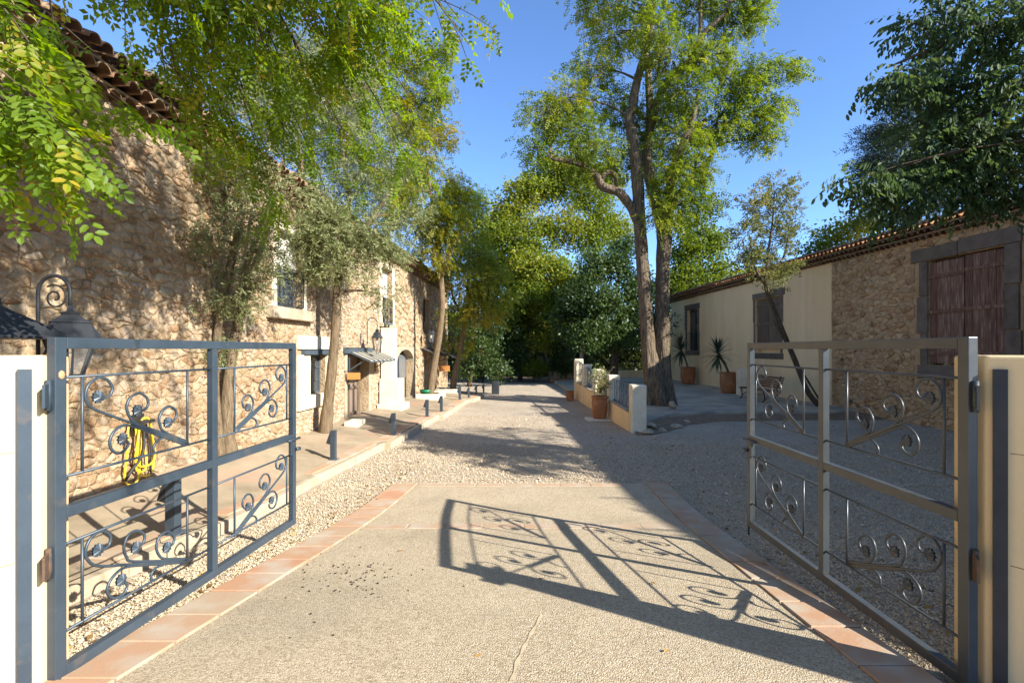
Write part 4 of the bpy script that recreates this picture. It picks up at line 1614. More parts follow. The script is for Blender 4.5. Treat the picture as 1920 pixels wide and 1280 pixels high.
# mask: a bare repaired patch on the left hinge post
mb = MB()
c = PL_(.005, 1.965, .027)
mb.lathe([(.0, 0), (.02, .0), (.017, .004), (0, .005)], 7)
mb2 = MB()
for (x, y_, z) in mb.v:
    q = PL_(0.004 + x, 1.965 + y_ * 1.3, .0255 + z)
    mb2.v.append(tuple(q))
mb2.f, mb2.t, mb2.s = mb.f, mb.t, mb.s
mb2.build('bare_patch', M['bolt'], gl)

# ------------------------------------------------------------------ terrace on the right
mb = MB()
TP = [(3.10, 13.0), (3.5, 13.5), (3.9, 14.3), (4.4, 15.0), (5.0, 15.7), (5.6, 15.75), (6.3, 16.05), (7.2, 15.95), (8.3, 16.15), (9.6, 16.1), (11.15, 16.4), (10.3, 33), (9.9, 36.2), (2.6, 36.2), (2.75, 22)]
mb.prism(TP, -.05, .17)
mb.build('terrace', M['concrete_terrace'], kind='structure', bevel=.03)
mb = MB()
row0 = [(3.05, 12.5), (3.6, 12.7), (4.2, 13.3), (4.9, 14.2), (6, 14.9), (7.6, 15.1), (9.4, 15.2), (11.2, 15.3)]
row1 = [(3.1, 12.95), (3.5, 13.4), (3.95, 14.25), (4.6, 15.1), (5.9, 15.8), (7.4, 15.9), (9.4, 16.0), (11.2, 16.3)]
vs = [(x, y_, .006) for x, y_ in row0] + [(x, y_, .10) for x, y_ in row1]
mb.add(vs, [(i, i + 1, 9 + i, 8 + i) for i in range(7)], .5, True)
mb.build('soil_bank', M['leaf_litter'], kind='structure')


def rock(x, y_, z, r, label, seed, name='rock', mat='rock', group=None, flat=.6):
    rd = random.Random(seed)
    bm = bmesh.new()
    bmesh.ops.create_icosphere(bm, subdivisions=2, radius=1)
    ax = [Vector((rd.uniform(-1, 1), rd.uniform(-1, 1), rd.uniform(-1, 1))).normalized() for _ in range(6)]
    for v in bm.verts:
        k = 1
        for a in ax:
            dd = v.co.dot(a)
            if dd > .62:
                k = min(k, .62 / dd)
        v.co = v.co * k * rd.uniform(.96, 1.04)
        v.co = Vector((v.co.x * r * rd.uniform(.98, 1.02) * 1.2, v.co.y * r, v.co.z * r * flat))
    me = bpy.data.meshes.new(name)
    bm.to_mesh(me)
    bm.free()
    me.attributes.new('tone', 'FLOAT', 'FACE')
    o = link(name, me, M[mat])
    o.location = (x, y_, z)
    o.rotation_euler = (0, 0, rd.uniform(0, 6))
    return tag(o, label, 'rock', group)


rock(3.40, 12.75, .04, .17, 'largest broken rock at the foot of the front terrace pillar', 1)
rock(3.85, 13.1, .03, .14, 'second rock at the edge of the broken terrace slab', 2)
rock(4.45, 13.75, .03, .22, 'flat rock under the broken edge of the terrace', 3, flat=.4)
rock(4.95, 14.5, .05, .11, 'small rock by the dirt below the terrace', 4)
rock(3.62, 13.35, .14, .15, 'rock on the slab behind the front terrace pillar', 5)
rock(5.25, 16.75, .28, .17, 'pale squared stone leaning at the foot of the big tree', 6, flat=.85)

TW = thing('terrace_wall', 'cream rendered terrace wall with square pillars beside the yard', 'wall', (2.95, 16, 0))


def tx(y_):
    return 3.0 - .0375 * (y_ - 12.8)


PIL = [(12.8, .37, 1.21), (15.35, .34, 1.33), (17.6, .33, 1.42), (19.75, .33, 1.52), (21.7, .36, 1.70)]
for (y_, w, zt) in PIL:
    mb = MB()
    mb.prism([(tx(y_), y_), (tx(y_) + w, y_), (tx(y_) + w, y_ + w), (tx(y_), y_ + w)], -.05, zt)
    mb.build('pillar', M['white_stone'], TW, bevel=.025, seg=3)
for (y0, w, _), (y1, _, _) in zip(PIL, PIL[1:]):
    za = .48 + (y0 - 12.8) * .028
    zb = .48 + (y1 - 12.8) * .028
    a, b = y0 + w, y1
    mb = MB()
    mb.add([(tx(a) + .01, a, -.05), (tx(b) + .01, b, -.05), (tx(b) + .26, b, -.05), (tx(a) + .26, a, -.05),
            (tx(a) + .01, a, za), (tx(b) + .01, b, zb), (tx(b) + .26, b, zb), (tx(a) + .26, a, za)], MB.BOXF)
    mb.build('low_wall', M['render'], TW)
    mb = MB()
    mb.add([(tx(a) - .005, a, za), (tx(b) - .005, b, zb), (tx(b) + .28, b, zb), (tx(a) + .28, a, za),
            (tx(a) - .005, a, za + .03), (tx(b) - .005, b, zb + .03), (tx(b) + .28, b, zb + .03), (tx(a) + .28, a, za + .03)], MB.BOXF)
    mb.build('coping', M['grey_stone'], TW)
names = ['nearest iron railing panel on the terrace wall, beside the front pillar', 'second iron railing panel behind the flowering pot plant', 'third iron railing panel on the terrace wall', 'farthest iron railing panel on the terrace wall']
for k, ((y0, w, z0), (y1, _, z1)) in enumerate(zip(PIL, PIL[1:])):
    t = thing('iron_railing', names[k], 'railing', (tx(y0) + .16, y0 + w, .6), 'railing panels of the terrace wall')
    a, b = y0 + w, y1
    za, zb = .54 + (y0 - 12.8) * .028, .54 + (y1 - 12.8) * .028
    ta, tb_ = z0 - .07, z1 - .10
    mb = MB()
    X = lambda q: tx(q) + .15
    mb.beam((X(a), a, ta), (X(b), b, tb_), .045, .02)
    mb.beam((X(a), a, za), (X(b), b, zb), .03, .02)
    mb.build('rail', M['steel_blue'], t)
    n = 11
    for i in range(n):
        q = a + (b - a) * (i + .5) / n
        f = (i + .5) / n
        lo, hi = za + (zb - za) * f, ta + (tb_ - ta) * f
        mb = MB()
        if i % 2:
            mid = (lo + hi) / 2
            h = (hi - lo)
            ptsx = []
            for s_ in range(17):
                tt = s_ / 16
                ptsx.append((X(q) , q + .055 * math.sin(tt * 4 * math.pi), lo + h * tt))
            mb.tube(ptsx, .009, 5)
            mb.tube([(X(q), q, lo), (X(q), q, hi)], .007, 5)
        else:
            mb.beam((X(q), q, lo), (X(q), q, hi), .03, .012, up=(1, 0, 0))
        mb.build('baluster', M['steel_blue'], t)

# parapet with railing at the back of the terrace
BW = thing('parapet', 'low cream parapet at the back of the shaded terrace', 'wall', (6, 35.4, 0))
MB().box(2.9, 9.9, 35.2, 35.5, .0, .66).build('wall', M['render'], BW, bevel=.01)
br = thing('iron_railing', 'black iron railing along the back parapet of the terrace', 'railing', (6, 35.35, .66))
mb = MB()
mb.box(2.95, 9.85, 35.33, 35.37, 1.28, 1.33)
mb.box(2.95, 9.85, 35.33, 35.37, .74, .78)
mb.build('rail', M['steel_dark'], br)
for k in range(6):
    mb = MB()
    x = 3.0 + k * 1.36
    mb.box(x - .03, x + .03, 35.32, 35.38, .66, 1.33)
    mb.build('post', M['steel_dark'], br)
for k in range(5):
    x = 3.0 + k * 1.36
    mb = MB()
    mb.beam((x + .03, 35.35, .78), (x + 1.33, 35.35, 1.28), .025, .025)
    mb.beam((x + .03, 35.351, 1.28), (x + 1.33, 35.351, .78), .025, .025)
    mb.build('cross_brace', M['steel_dark'], br)

# ------------------------------------------------------------------ pots, yuccas, bench
def pot(label, x, y_, z, r, h, name='terracotta_pot', belly=1.0):
    t = thing(name, label, 'pot', (0, 0, 0), local=True)
    mb = MB()
    mb.lathe([(r * .74, 0), (r * .80, h * .05), (r * .94 * belly, h * .35), (r * .97 * belly, h * .6), (r * .93, h * .86), (r * .93, h * .90), (r * 1.0, h * .91), (r * 1.02, h * .95), (r * 1.0, h), (r * .86, h), (r * .84, h * .90)], 28)
    mb.build('body', M['terracotta'], t)
    mb = MB()
    mb.lathe([(r * .86, h * .89), (.0, h * .91)], 20, closed=False)
    mb.build('soil', M['soil'], t)
    t.location = (x, y_, z)
    return t


pot('large terracotta pot with a spindly flowering plant beside the terrace wall', 2.62, 15.3, .045, .245, .67)
MB_ = MB()
MB_.box(2.2, 2.92, 15.0, 15.62, -.02, .045)
tag(MB_.build('stone_slab', M['white_stone'], bevel=.01), 'pale stone slab under the large terracotta pot', 'slab')
pot('small terracotta pot farther along the yard side of the terrace wall', 2.38, 21.0, .0, .165, .41)
pot('terracotta pot by the narrow window holding a tall yucca', FR.x(28.6) - .62, 28.7, .17, .42, .95)
pot('terracotta pot beside the white post holding a leaning yucca', 9.62, 22.7, .17, .40, .93)
tag(MB().box(9.62, 10.02, 21.6, 22.0, .15, 1.28).build('white_post', M['white_stone'], bevel=.015), 'square white post between the yucca pot and the bench', 'post')
mb = MB()
mb.box(2.4, 3.7, 32.2, 32.8, .0, .27)
tag(mb.build('planter_box', M['terracotta'], bevel=.02), 'long terracotta trough at the far end of the yard', 'planter')

# far upright dark pillar-like things by the end of the walk: stone posts
mb = MB()
mb.box(-.95, -.6, 24.0, 24.35, .0, .6)
tag(mb.build('stone_block', M['steel_dark'], bevel=.03), 'dark squared block at the end of the walk', 'block')


def yucca(label, base, top, n, L):
    t = thing('yucca', label, 'plant', tuple(base))
    mb = MB()
    b, e = Vector(base), Vector(top)
    mid = (b + e) / 2 + Vector((.05, 0, -.02))
    mb.tube(spline([b, mid, e], 5), [.05] * 6 + [.045] * 5, 8)
    mb.build('stem', M['bark_pale'], t)
    me = bpy.data.meshes.new('yucca_leaf')
    vs, fs = [], []
    for k in range(6):
        f = k / 5
        w = .028 * (1 - f ** 2.2) * (0.6 + .8 * min(1, f * 4)) + .001
        zc = -.25 * f * f * L * .5
        vs += [(f * L, -w, zc + .006), (f * L, 0, zc), (f * L, w, zc + .006)]
    for k in range(5):
        a = k * 3
        fs += [(a, a + 1, a + 4, a + 3), (a + 1, a + 2, a + 5, a + 4)]
    me.from_pydata(vs, [], fs)
    me.attributes.new('tone', 'FLOAT', 'FACE')
    me.materials.append(M['leaf_yucca'])
    for k in range(n):
        o = bpy.data.objects.new('leaf', me)
        col.objects.link(o)
        o.parent = t
        f = (k + .5) / n
        el = R(88 - 150 * f + random.uniform(-12, 12))
        o.location = e + Vector((0, 0, -.28 * f + .05)) - b
        s = random.uniform(.75, 1.08)
        o.scale = (s, 1.0, s)
        o.rotation_euler = (0, -el, k * 2.39996 + random.uniform(-.2, .2))
    return t


yx = FR.x(28.6) - .62
yucca('tall yucca with dark sword leaves beside the narrow window', (yx, 28.7, 1.05), (yx - .45, 28.6, 2.15), 80, .95)
yucca('leaning yucca with a bare stem beside the white post', (9.62, 22.7, 1.02), (9.05, 22.5, 1.98), 80, .80)

BN = thing('garden_bench', 'slatted wooden bench with dark iron legs under the grey shutters', 'bench', (9.3, 19.4, .17), local=True)
for k in range(5):
    MB().box(-.25 + k * .095, -.25 + k * .095 + .075, -1.1, 1.1, .42, .45).build('seat_slat', M['bench_wood'], BN, bevel=.006)
for k in range(5):
    z = .52 + k * .085
    x = .26 + k * .025
    MB().box(x, x + .025, -1.1, 1.1, z, z + .065).build('back_slat', M['bench_wood'], BN, bevel=.006)
for y_ in (-.85, .85):
    mb = MB()
    mb.tube(spline([(-.28, y_, 0), (-.20, y_, .12), (-.22, y_, .3), (-.26, y_, .41)], 4), .024, 6)
    mb.tube(spline([(.30, y_, 0), (.18, y_, .14), (.20, y_, .32), (.28, y_, .55), (.40, y_, .96)], 4), .024, 6)
    mb.tube([(-.27, y_, .405), (.23, y_, .405)], .02, 6)
    mb.tube(spline([(-.2, y_, .13), (0, y_, .25), (.18, y_, .15)], 4), .016, 6)
    mb.build('leg', M['steel_dark'], BN)
BN.location = (9.35, 19.45, .17)
BN.rotation_euler = (0, 0, .03)

# ------------------------------------------------------------------ foliage templates
def tpl(leaves, hi=False):
    """leaves: list of (base, tip, normal, width). Returns vertices and quads (or two quads folded when hi)."""
    V, Q = [], []
    for (b, t_, nn, w) in leaves:
        b, t_, nn = Vector(b), Vector(t_), Vector(nn).normalized()
        ax = t_ - b
        s = ax.cross(nn).normalized() * w
        k = len(V)
        if hi:
            m1, m2 = b + ax * .28, b + ax * .72
            up = nn * w * .25
            V += [b, m1 + s * .92 + up, m2 + s * .9 + up, t_, m2 - s * .9 + up, m1 - s * .92 + up]
            Q += [(k, k + 1, k + 2, k + 3), (k, k + 3, k + 4, k + 5)]
        else:
            m = b + ax * .5
            V += [b, m + s, t_, m - s]
            Q += [(k, k + 1, k + 2, k + 3)]
    return np.array([tuple(v) for v in V]), np.array(Q)


def pinnate(pairs, L, ll, w, hi, seed=0, droop=.25):
    rd = random.Random(seed)
    lv = []
    for k in range(pairs):
        f = .22 + .72 * k / (pairs - 1)
        x = L * f
        z = -droop * L * f * f
        for s in (-1, 1):
            q = rd.uniform(.8, 1.1)
            b = (x, s * .003, z)
            t_ = (x + ll * q * .35, s * ll * q * .92, z - ll * rd.uniform(.05, .45))
            lv.append((b, t_, (rd.uniform(-.3, .3), s * -.1 + rd.uniform(-.3, .3), 1), w * q))
    z = -droop * L
    lv.append(((L * .97, 0, z), (L * .97 + ll, 0, z - ll * .3), (0, rd.uniform(-.3, .3), 1), w))
    return tpl(lv, hi)


def sprig(n, L, ll, w, seed, hang=.3, hi=False, both=True, jitter=.5):
    rd = random.Random(seed)
    lv = []
    for k in range(n):
        f = .15 + .85 * k / n
        s = 1 if k % 2 else -1
        b = Vector((L * f, 0, -hang * L * f * f))
        dd = Vector((rd.uniform(.2, 1.0), s * rd.uniform(.3, 1), rd.uniform(-jitter, jitter) - hang)).normalized()
        nn = Vector((rd.uniform(-1, 1), rd.uniform(-1, 1), rd.uniform(.1, 1)))
        lv.append((b, b + dd * ll * rd.uniform(.7, 1.15), nn, w * rd.uniform(.8, 1.1)))
    return tpl(lv, hi)


def hang_sprig(n, L, ll, w, seed):
    rd = random.Random(seed)
    lv = []
    for k in range(n):
        f = .1 + .9 * k / (n - 1)
        s = 1 if k % 2 else -1
        b = Vector((L * f, 0, -.18 * L * f * f))
        dd = Vector((rd.uniform(.25, .6), s * rd.uniform(.05, .45), -rd.uniform(.55, 1.1))).normalized()
        nn = Vector((rd.uniform(-.5, .5), s, rd.uniform(.0, .8)))
        lv.append((b, b + dd * ll * rd.uniform(.75, 1.1), nn, w * rd.uniform(.85, 1.1)))
    return tpl(lv, True)


def ball_cluster(n, r, ll, w, seed):
    rd = random.Random(seed)
    lv = []
    for k in range(n):
        b = Vector((rd.gauss(0, r), rd.gauss(0, r), rd.gauss(0, r * .8)))
        dd = Vector((rd.gauss(0, 1), rd.gauss(0, 1), rd.gauss(-.25, .7))).normalized()
        nn = Vector((rd.gauss(0, .6), rd.gauss(0, .6), 1))
        lv.append((b, b + dd * ll * rd.uniform(.7, 1.2), nn, w * rd.uniform(.8, 1.2)))
    return tpl(lv)


TP_PIN_HI = [pinnate(6, .19, .044, .0125, True, s, .2 + .1 * s) for s in range(4)]
TP_PIN = [pinnate(5, .22, .052, .016, False, s, .3) for s in range(4)]
TP_PIN_FAR = [pinnate(4, .27, .085, .027, False, s, .35) for s in range(4)]
TP_PEP = [sprig(10, .20, .065, .0085, s, .15) for s in range(5)]
TP_HANG = [hang_sprig(8, .42, .115, .024, s) for s in range(5)]
TP_PLANE = [ball_cluster(6, .16, .17, .065, s) for s in range(5)]
TP_DARK = [ball_cluster(6, .13, .15, .04, s) for s in range(5)]
TP_SMALL = [sprig(8, .28, .10, .022, s, .0, jitter=.8) for s in range(5)]
TP_NEED = [sprig(12, .28, .09, .008, s, .05, jitter=.9) for s in range(4)]


def rot_from(dirs, roll):
    """Rotation matrices whose X axis follows dirs and whose Z axis stays as upright as possible, rolled."""
    X = dirs / (np.linalg.norm(dirs, axis=1, keepdims=True) + 1e-9)
    Zr = np.tile(np.array([0, 0, 1.0]), (len(X), 1))
    Y = np.cross(Zr, X)
    ln = np.linalg.norm(Y, axis=1, keepdims=True)
    Y = np.where(ln > 1e-3, Y / (ln + 1e-9), np.array([[0, 1.0, 0]]))
    Z = np.cross(X, Y)
    c, s = np.cos(roll)[:, None], np.sin(roll)[:, None]
    Y2 = Y * c + Z * s
    Z2 = -Y * s + Z * c
    return np.stack([X, Y2, Z2], 2)


def foliage(name, tpls, P, D, scale, tones, mat, parent, kind=None, roll_sd=.6):
    VV, QQ, TT = [], [], []
    base = 0
    which = rng.integers(0, len(tpls), len(P))
    Rm = rot_from(D, rng.normal(0, roll_sd, len(P)))
    for ti, (tv, tq) in enumerate(tpls):
        idx = np.where(which == ti)[0]
        if not len(idx):
            continue
        W = np.einsum('nij,mj->nmi', Rm[idx], tv) * scale[idx][:, None, None] + P[idx][:, None, :]
        m = len(tv)
        VV.append(W.reshape(-1, 3))
        QQ.append((tq[None] + (base + m * np.arange(len(idx)))[:, None, None]).reshape(-1, 4))
        TT.append((tones[idx][:, None] + rng.normal(0, .08, (len(idx), len(tq)))).ravel())
        base += m * len(idx)
    V = np.concatenate(VV)
    o_ = ORG.get(parent.name) if parent else Vector((0, 0, 0))
    V = V - np.array([o_.x, o_.y, o_.z])
    me = fast_mesh(name, V, np.concatenate(QQ), np.clip(np.concatenate(TT), 0, 1))
    return link(name, me, mat, parent, o_, kind=kind)


def bez(p0, p1, p2, n):
    out = []
    for k in range(n + 1):
        t = k / n
        out.append(p0 * (1 - t) ** 2 + p1 * 2 * t * (1 - t) + p2 * t * t)
    return out


def tree(name, label, base, trunks, lobes, tpls, leafm, barkm, per_twig=10, spread=.16, leaf_scale=1.0, sag=.15, limb_r=.05, group=None,
         tone=.5, tone_sd=.16, out_bias=.75, n_trunk=10, flute=.09, cat='tree', limbs=True, crown_name='crown', twig_r=.008):
    """trunks: list of (points, radii); lobes: list of (centre, (rx,ry,rz), twigs)."""
    t = thing(name, label, cat, tuple(base), group)
    mb = MB()
    allp = []
    for pts_, rad in trunks:
        sp_ = spline(pts_, 5)
        n = len(sp_)
        rr = [float(np.interp(i / (n - 1), np.linspace(0, 1, len(rad)), rad)) * random.uniform(.95, 1.05) for i in range(n)]
        mb.tube(sp_, rr, n_trunk, flute=flute)
        allp += list(zip(sp_, rr))
    mb.build('trunk', barkm, t)
    lb = MB()
    P, D, S, TT = [], [], [], []
    for (c, rads, ntw) in lobes:
        c = Vector(c)
        # limb from the best trunk point
        best = None
        for (p, r) in allp:
            if p.z > c.z + .2 * rads[2] and p is not allp[0][0]:
                continue
            d = (p - c).length + (0 if p.z > allp[0][0].z + .5 else 3)
            if best is None or d < best[0]:
                best = (d, p, r)
        if best is None:
            best = (0, allp[-1][0], allp[-1][1])
        if limbs:
            p0 = best[1]
            ctrl = (p0 + c) / 2 + Vector((0, 0, .18 * (c - p0).length))
            lr = min(best[2] * .7, limb_r)
            lb.tube(bez(p0, ctrl, c, 7), [lr * (1 - .125 * i) for i in range(8)], 6, caps=False)
        lt = random.gauss(0, tone_sd * .7)
        for k in range(ntw):
            u = Vector((random.gauss(0, 1), random.gauss(0, 1), random.gauss(0, 1))).normalized()
            rr = random.random() ** (1 / 3) * (1 - out_bias) + out_bias * random.uniform(.55, 1.05)
            e = c + Vector((u.x * rads[0], u.y * rads[1], u.z * rads[2])) * rr
            s0 = c.lerp(e, .15)
            ct = (s0 + e) / 2 + Vector((0, 0, .12 * (e - s0).length))
            e2 = e + Vector((0, 0, -sag * (e - s0).length))
            tw = bez(s0, ct, e2, 4)
            lb.tube(tw, [twig_r * 1.7, twig_r * 1.4, twig_r, twig_r * .7, twig_r * .4], 3, caps=False)
            tt = random.gauss(0, tone_sd * .5)
            for q in range(per_twig):
                f = random.uniform(.35, 1.0)
                i = min(3, int(f * 4))
                p = tw[i].lerp(tw[i + 1], f * 4 - i)
                dr = (tw[i + 1] - tw[i]).normalized()
                p = p + Vector((random.gauss(0, spread), random.gauss(0, spread), random.gauss(0, spread * .8)))
                dd = dr * .8 + Vector((random.gauss(0, .6), random.gauss(0, .6), random.gauss(-.1, .35)))
                P.append(tuple(p))
                D.append(tuple(dd))
                S.append(leaf_scale * random.uniform(.7, 1.2))
                TT.append(tone + lt + tt + random.gauss(0, tone_sd * .6))
    lb.build('branches', barkm, t, kind='stuff')
    foliage(crown_name, tpls, np.array(P), np.array(D), np.array(S), np.array(TT), leafm, t)
    return t


def lobes_px(L, Y, dY=0, dens=1.0):
    """(px, py, rx_px, ry_px, dY offset, twigs) -> world lobes at distance Y."""
    out = []
    for (px, py, rx, ry, dy, n) in L:
        YY = Y + dy
        c = at(px, py, YY)
        out.append((c, (rx / F * YY, max(rx, ry) / F * YY * .8, ry / F * YY), int(n * dens)))
    return out


# ------------------------------------------------------------------ big robinia on the terrace
Yb = 18.0
tb = at(1236, 757, Yb)
tb.z = .12


def bp(px, py, dy=0):
    return at(px, py, Yb + dy)


lt_ = [(Vector((tb.x - .10, Yb, .0))), bp(1222, 720), bp(1216, 650), bp(1211, 580), bp(1205, 500), bp(1199, 420), bp(1195, 330), bp(1187, 262, .1), bp(1179, 225, .1), bp(1187, 200, .1), bp(1191, 170, .1), bp(1203, 120, .2), bp(1216, 82, .3), bp(1222, 40, .3), bp(1228, -40, .4), bp(1224, -120, .5)]
rt_ = [(Vector((tb.x + .16, Yb + .1, .0))), bp(1243, 720, .1), bp(1242, 650, .1), bp(1243, 580, .1), bp(1243, 500, .1), bp(1244, 430, .2), bp(1226, 365, .4), bp(1214, 300, .6), bp(1219, 225, .7), bp(1216, 150, .8), bp(1214, 60, .9), bp(1240, -60, 1)]
rt2 = [bp(1244, 440, .2), bp(1252, 380, -.3), bp(1262, 320, -.6), bp(1280, 270, -.9), bp(1295, 235, -1.0), bp(1312, 170, -1.2)]
lim = [bp(1219, 235, .7), bp(1236, 182, .6), bp(1256, 148, .5), bp(1295, 112, .3), bp(1318, 66, .2), bp(1345, 40, 0), bp(1361, 18, 0), bp(1368, -60, 0)]
lim2 = [bp(1311, 80, .2), bp(1314, 20, .3), bp(1310, -60, .4)]
lef = [bp(1199, 425), bp(1186, 394, -.1), bp(1160, 360, -.3), bp(1130, 350, -.5), bp(1115, 326, -.6), bp(1081, 306, -.8), bp(1034, 298, -1.0)]
lef2 = [bp(1124, 345, -.5), bp(1135, 325, -.5), bp(1152, 327, -.4), bp(1156, 350, -.2)]
rgt = [bp(1252, 400, 0), bp(1290, 340, .6), bp(1335, 290, 1.0), bp(1345, 225, 1.2)]
T5L = [(1020, 215, 55, 45, -.8, 26), (1062, 185, 70, 45, -.4, 32), (1005, 275, 38, 30, -1, 14), (1075, 245, 70, 42, -.6, 34), (1120, 275, 60, 40, -.9, 28),
       (1110, 130, 55, 40, .2, 24), (1150, 60, 75, 50, .4, 36), (1120, 10, 60, 30, .8, 20), (1180, 0, 70, 45, -.5, 26), (1235, 60, 60, 50, -1, 26), (1260, 110, 70, 50, -.8, 32),
       (1300, 20, 80, 45, .8, 36), (1385, 40, 70, 40, .4, 30), (1420, 10, 50, 30, .2, 18), (1330, 105, 65, 45, -.6, 30), (1290, 170, 70, 50, -.9, 34), (1375, 150, 70, 45, -.4, 34), (1430, 125, 55, 30, -.2, 22),
       (1470, 130, 42, 18, 0, 12), (1440, 200, 50, 35, .3, 22), (1395, 225, 70, 40, .4, 34), (1430, 262, 45, 22, .4, 18), (1330, 235, 75, 50, .2, 38), (1280, 265, 60, 50, -.8, 32), (1300, 315, 55, 40, -.5, 28),
       (1255, 330, 45, 50, -.9, 28), (1280, 375, 55, 38, -.8, 28), (1325, 375, 34, 28, -.5, 12), (1240, 400, 36, 30, -1.1, 16), (1190, 225, 50, 60, .8, 26), (1150, 190, 55, 50, .5, 26), (1215, 300, 50, 50, 1.2, 24),
       (1160, 300, 45, 40, .6, 18), (1240, 210, 55, 50, .9, 26), (1095, 325, 40, 22, -.6, 10),
       (1100, -60, 110, 45, 0, 30), (1230, -70, 130, 50, 0, 40), (1370, -50, 110, 45, 0, 34)]
# buttressed foot: extra root flares
foot = [([Vector((tb.x - .42, Yb - .2, .05)), Vector((tb.x - .32, Yb - .12, .45)), Vector((tb.x - .24, Yb, 1.3)), bp(1216, 640)], (.15, .17, .19, .17)),
        ([Vector((tb.x + .46, Yb - .2, .05)), Vector((tb.x + .35, Yb - .1, .5)), Vector((tb.x + .22, Yb, 1.4)), bp(1243, 630)], (.15, .17, .19, .17)),
        ([Vector((tb.x + .0, Yb - .55, .05)), Vector((tb.x - .06, Yb - .3, .5)), Vector((tb.x - .12, Yb - .1, 1.2)), bp(1222, 660)], (.18, .2, .2, .15))]
tree('robinia_tree', 'tall double-trunked robinia rising from the terrace on the right', tb,
     [(lt_, (.36, .27, .235, .22, .21, .205, .20, .185, .175, .165, .15, .13, .11, .09, .07, .04)), (rt_, (.36, .29, .25, .24, .24, .26, .21, .17, .15, .12, .09, .05)), (rt2, (.2, .17, .15, .13, .10, .05)), (lim, (.17, .15, .14, .12, .10, .08, .06, .04)), (lim2, (.07, .06, .04)),
      (lef, (.16, .155, .15, .14, .11, .085, .05)), (lef2, (.09, .08, .08, .06)), (rgt, (.12, .10, .08, .05))] + foot,
     lobes_px(T5L, Yb, dens=1.3), TP_PIN_FAR, M['leaf_robinia'], M['bark_robinia'], per_twig=11, spread=.17, sag=.2, limb_r=.05, tone=.56, n_trunk=22, flute=.10)

# ------------------------------------------------------------------ near robinia overhanging from the left
nb = Vector((-4.3, .6, 0))
near = thing('robinia_tree', 'yellow-green robinia overhanging the gate from beyond the left edge', 'tree', tuple(nb))
mb = MB()
tk = [nb, Vector((-4.25, .8, 1.5)), Vector((-4.0, 1.1, 3.0)), Vector((-3.6, 1.6, 4.4)), Vector((-3.0, 2.4, 5.6)), Vector((-2.2, 3.4, 6.4))]
mb.tube(spline(tk, 5), [float(np.interp(i / 25, [0, 1], [.24, .07])) for i in range(26)], 12)
mb.build('trunk', M['bark_robinia'], near)
lb = MB()
Pn, Dn, Sn, Tn = [], [], [], []     # nearest leaves, single parts
Pf, Df, Sf, Tf = [], [], [], []


def bough(start, end, lift, r, twigs, tl, leaves, near_leaf, spread=.09, hang=.5):
    start, end = Vector(start), Vector(end)
    c = (start + end) / 2 + Vector((0, 0, lift))
    cv = bez(start, c, end, 10)
    lb.tube(cv, [r * (1 - .085 * i) for i in range(11)], 6, caps=False)
    for k in range(twigs):
        f = random.uniform(.3, 1.0)
        i = min(9, int(f * 10))
        p = cv[i].lerp(cv[i + 1], f * 10 - i)
        dr = (cv[i + 1] - cv[i]).normalized()
        dd = (dr * .7 + Vector((random.gauss(0, .6), random.gauss(0, .6), random.gauss(-.1, .35)))).normalized()
        e = p + dd * tl * random.uniform(.5, 1.1)
        e.z -= hang * tl * random.uniform(.2, .9)
        tw = bez(p, (p + e) / 2 + Vector((0, 0, .1 * tl)), e, 5)
        lb.tube(tw, [.006, .005, .0045, .004, .003, .002], 4, caps=False)
        lt = random.gauss(0, .12)
        for q in range(leaves):
            g = random.uniform(.15, 1)
            j = min(4, int(g * 5))
            pp = tw[j].lerp(tw[j + 1], g * 5 - j)
            d2 = (tw[j + 1] - tw[j]).normalized() * .6 + Vector((random.gauss(0, .6), random.gauss(0, .6), random.gauss(-.25, .4)))
            tgt = (Pn, Dn, Sn, Tn) if near_leaf else (Pf, Df, Sf, Tf)
            tgt[0].append(tuple(pp))
            tgt[1].append(tuple(d2))
            tgt[2].append(random.uniform(.75, 1.25))
            tgt[3].append(.60 + lt + random.gauss(0, .15))


def pt(px, py, Y):
    return tuple(at(px, py, Y))


# close sprays over the left pier
S0 = Vector((-3.6, 1.6, 4.4))
for (px, py, Y) in ((60, 60, 2.4), (20, 200, 2.3), (110, 240, 2.5), (40, 300, 2.35), (150, 190, 2.8), (190, 110, 3.0), (140, 40, 2.7), (-20, 120, 2.2), (210, 200, 3.2), (120, 310, 2.5)):
    bough(S0, pt(px, py, Y), .35, .016, 5, .45, 9, True, hang=.6)
# farther boughs along the top
S1 = Vector((-2.6, 2.9, 6.0))
for (px, py, Y) in ((300, 30, 3.9), (380, 90, 4.2), (420, 170, 4.6), (480, 60, 4.4), (520, 150, 4.8), (560, 210, 5.2), (600, 90, 5.0), (650, 170, 5.4), (690, 60, 5.0), (720, 130, 5.6), (780, 200, 6.0), (800, 120, 5.8),
                    (330, 150, 4.4), (260, 10, 3.4), (440, 20, 4.0), (560, 20, 4.4), (660, 10, 4.6), (740, 40, 5.0), (830, 30, 4.8), (620, 240, 6.2), (700, 230, 6.2), (460, 230, 5.0), (540, 280, 5.8),
                    (800, 250, 6.6), (760, 300, 7.0), (560, 330, 7.0), (640, 320, 7.4), (700, 380, 7.8), (620, 395, 7.8), (500, 335, 6.4), (740, 350, 7.8), (800, 330, 8.2), (430, 285, 5.6), (375, 225, 5.0), (470, 390, 6.6), (540, 420, 7.2), (330, 250, 4.8), (830, 190, 6.4)):
    bough(S1, pt(px, py - 15, Y), .5, .020, 7, .65, 11, False, hang=.45)
for (px, py, Y) in ((900, 20, 4.0), (935, 5, 3.8), (860, 60, 4.2), (880, 110, 4.4)):
    bough(S1, pt(px, py - 25, Y), .55, .02, 3, .35, 7, False, hang=.5)
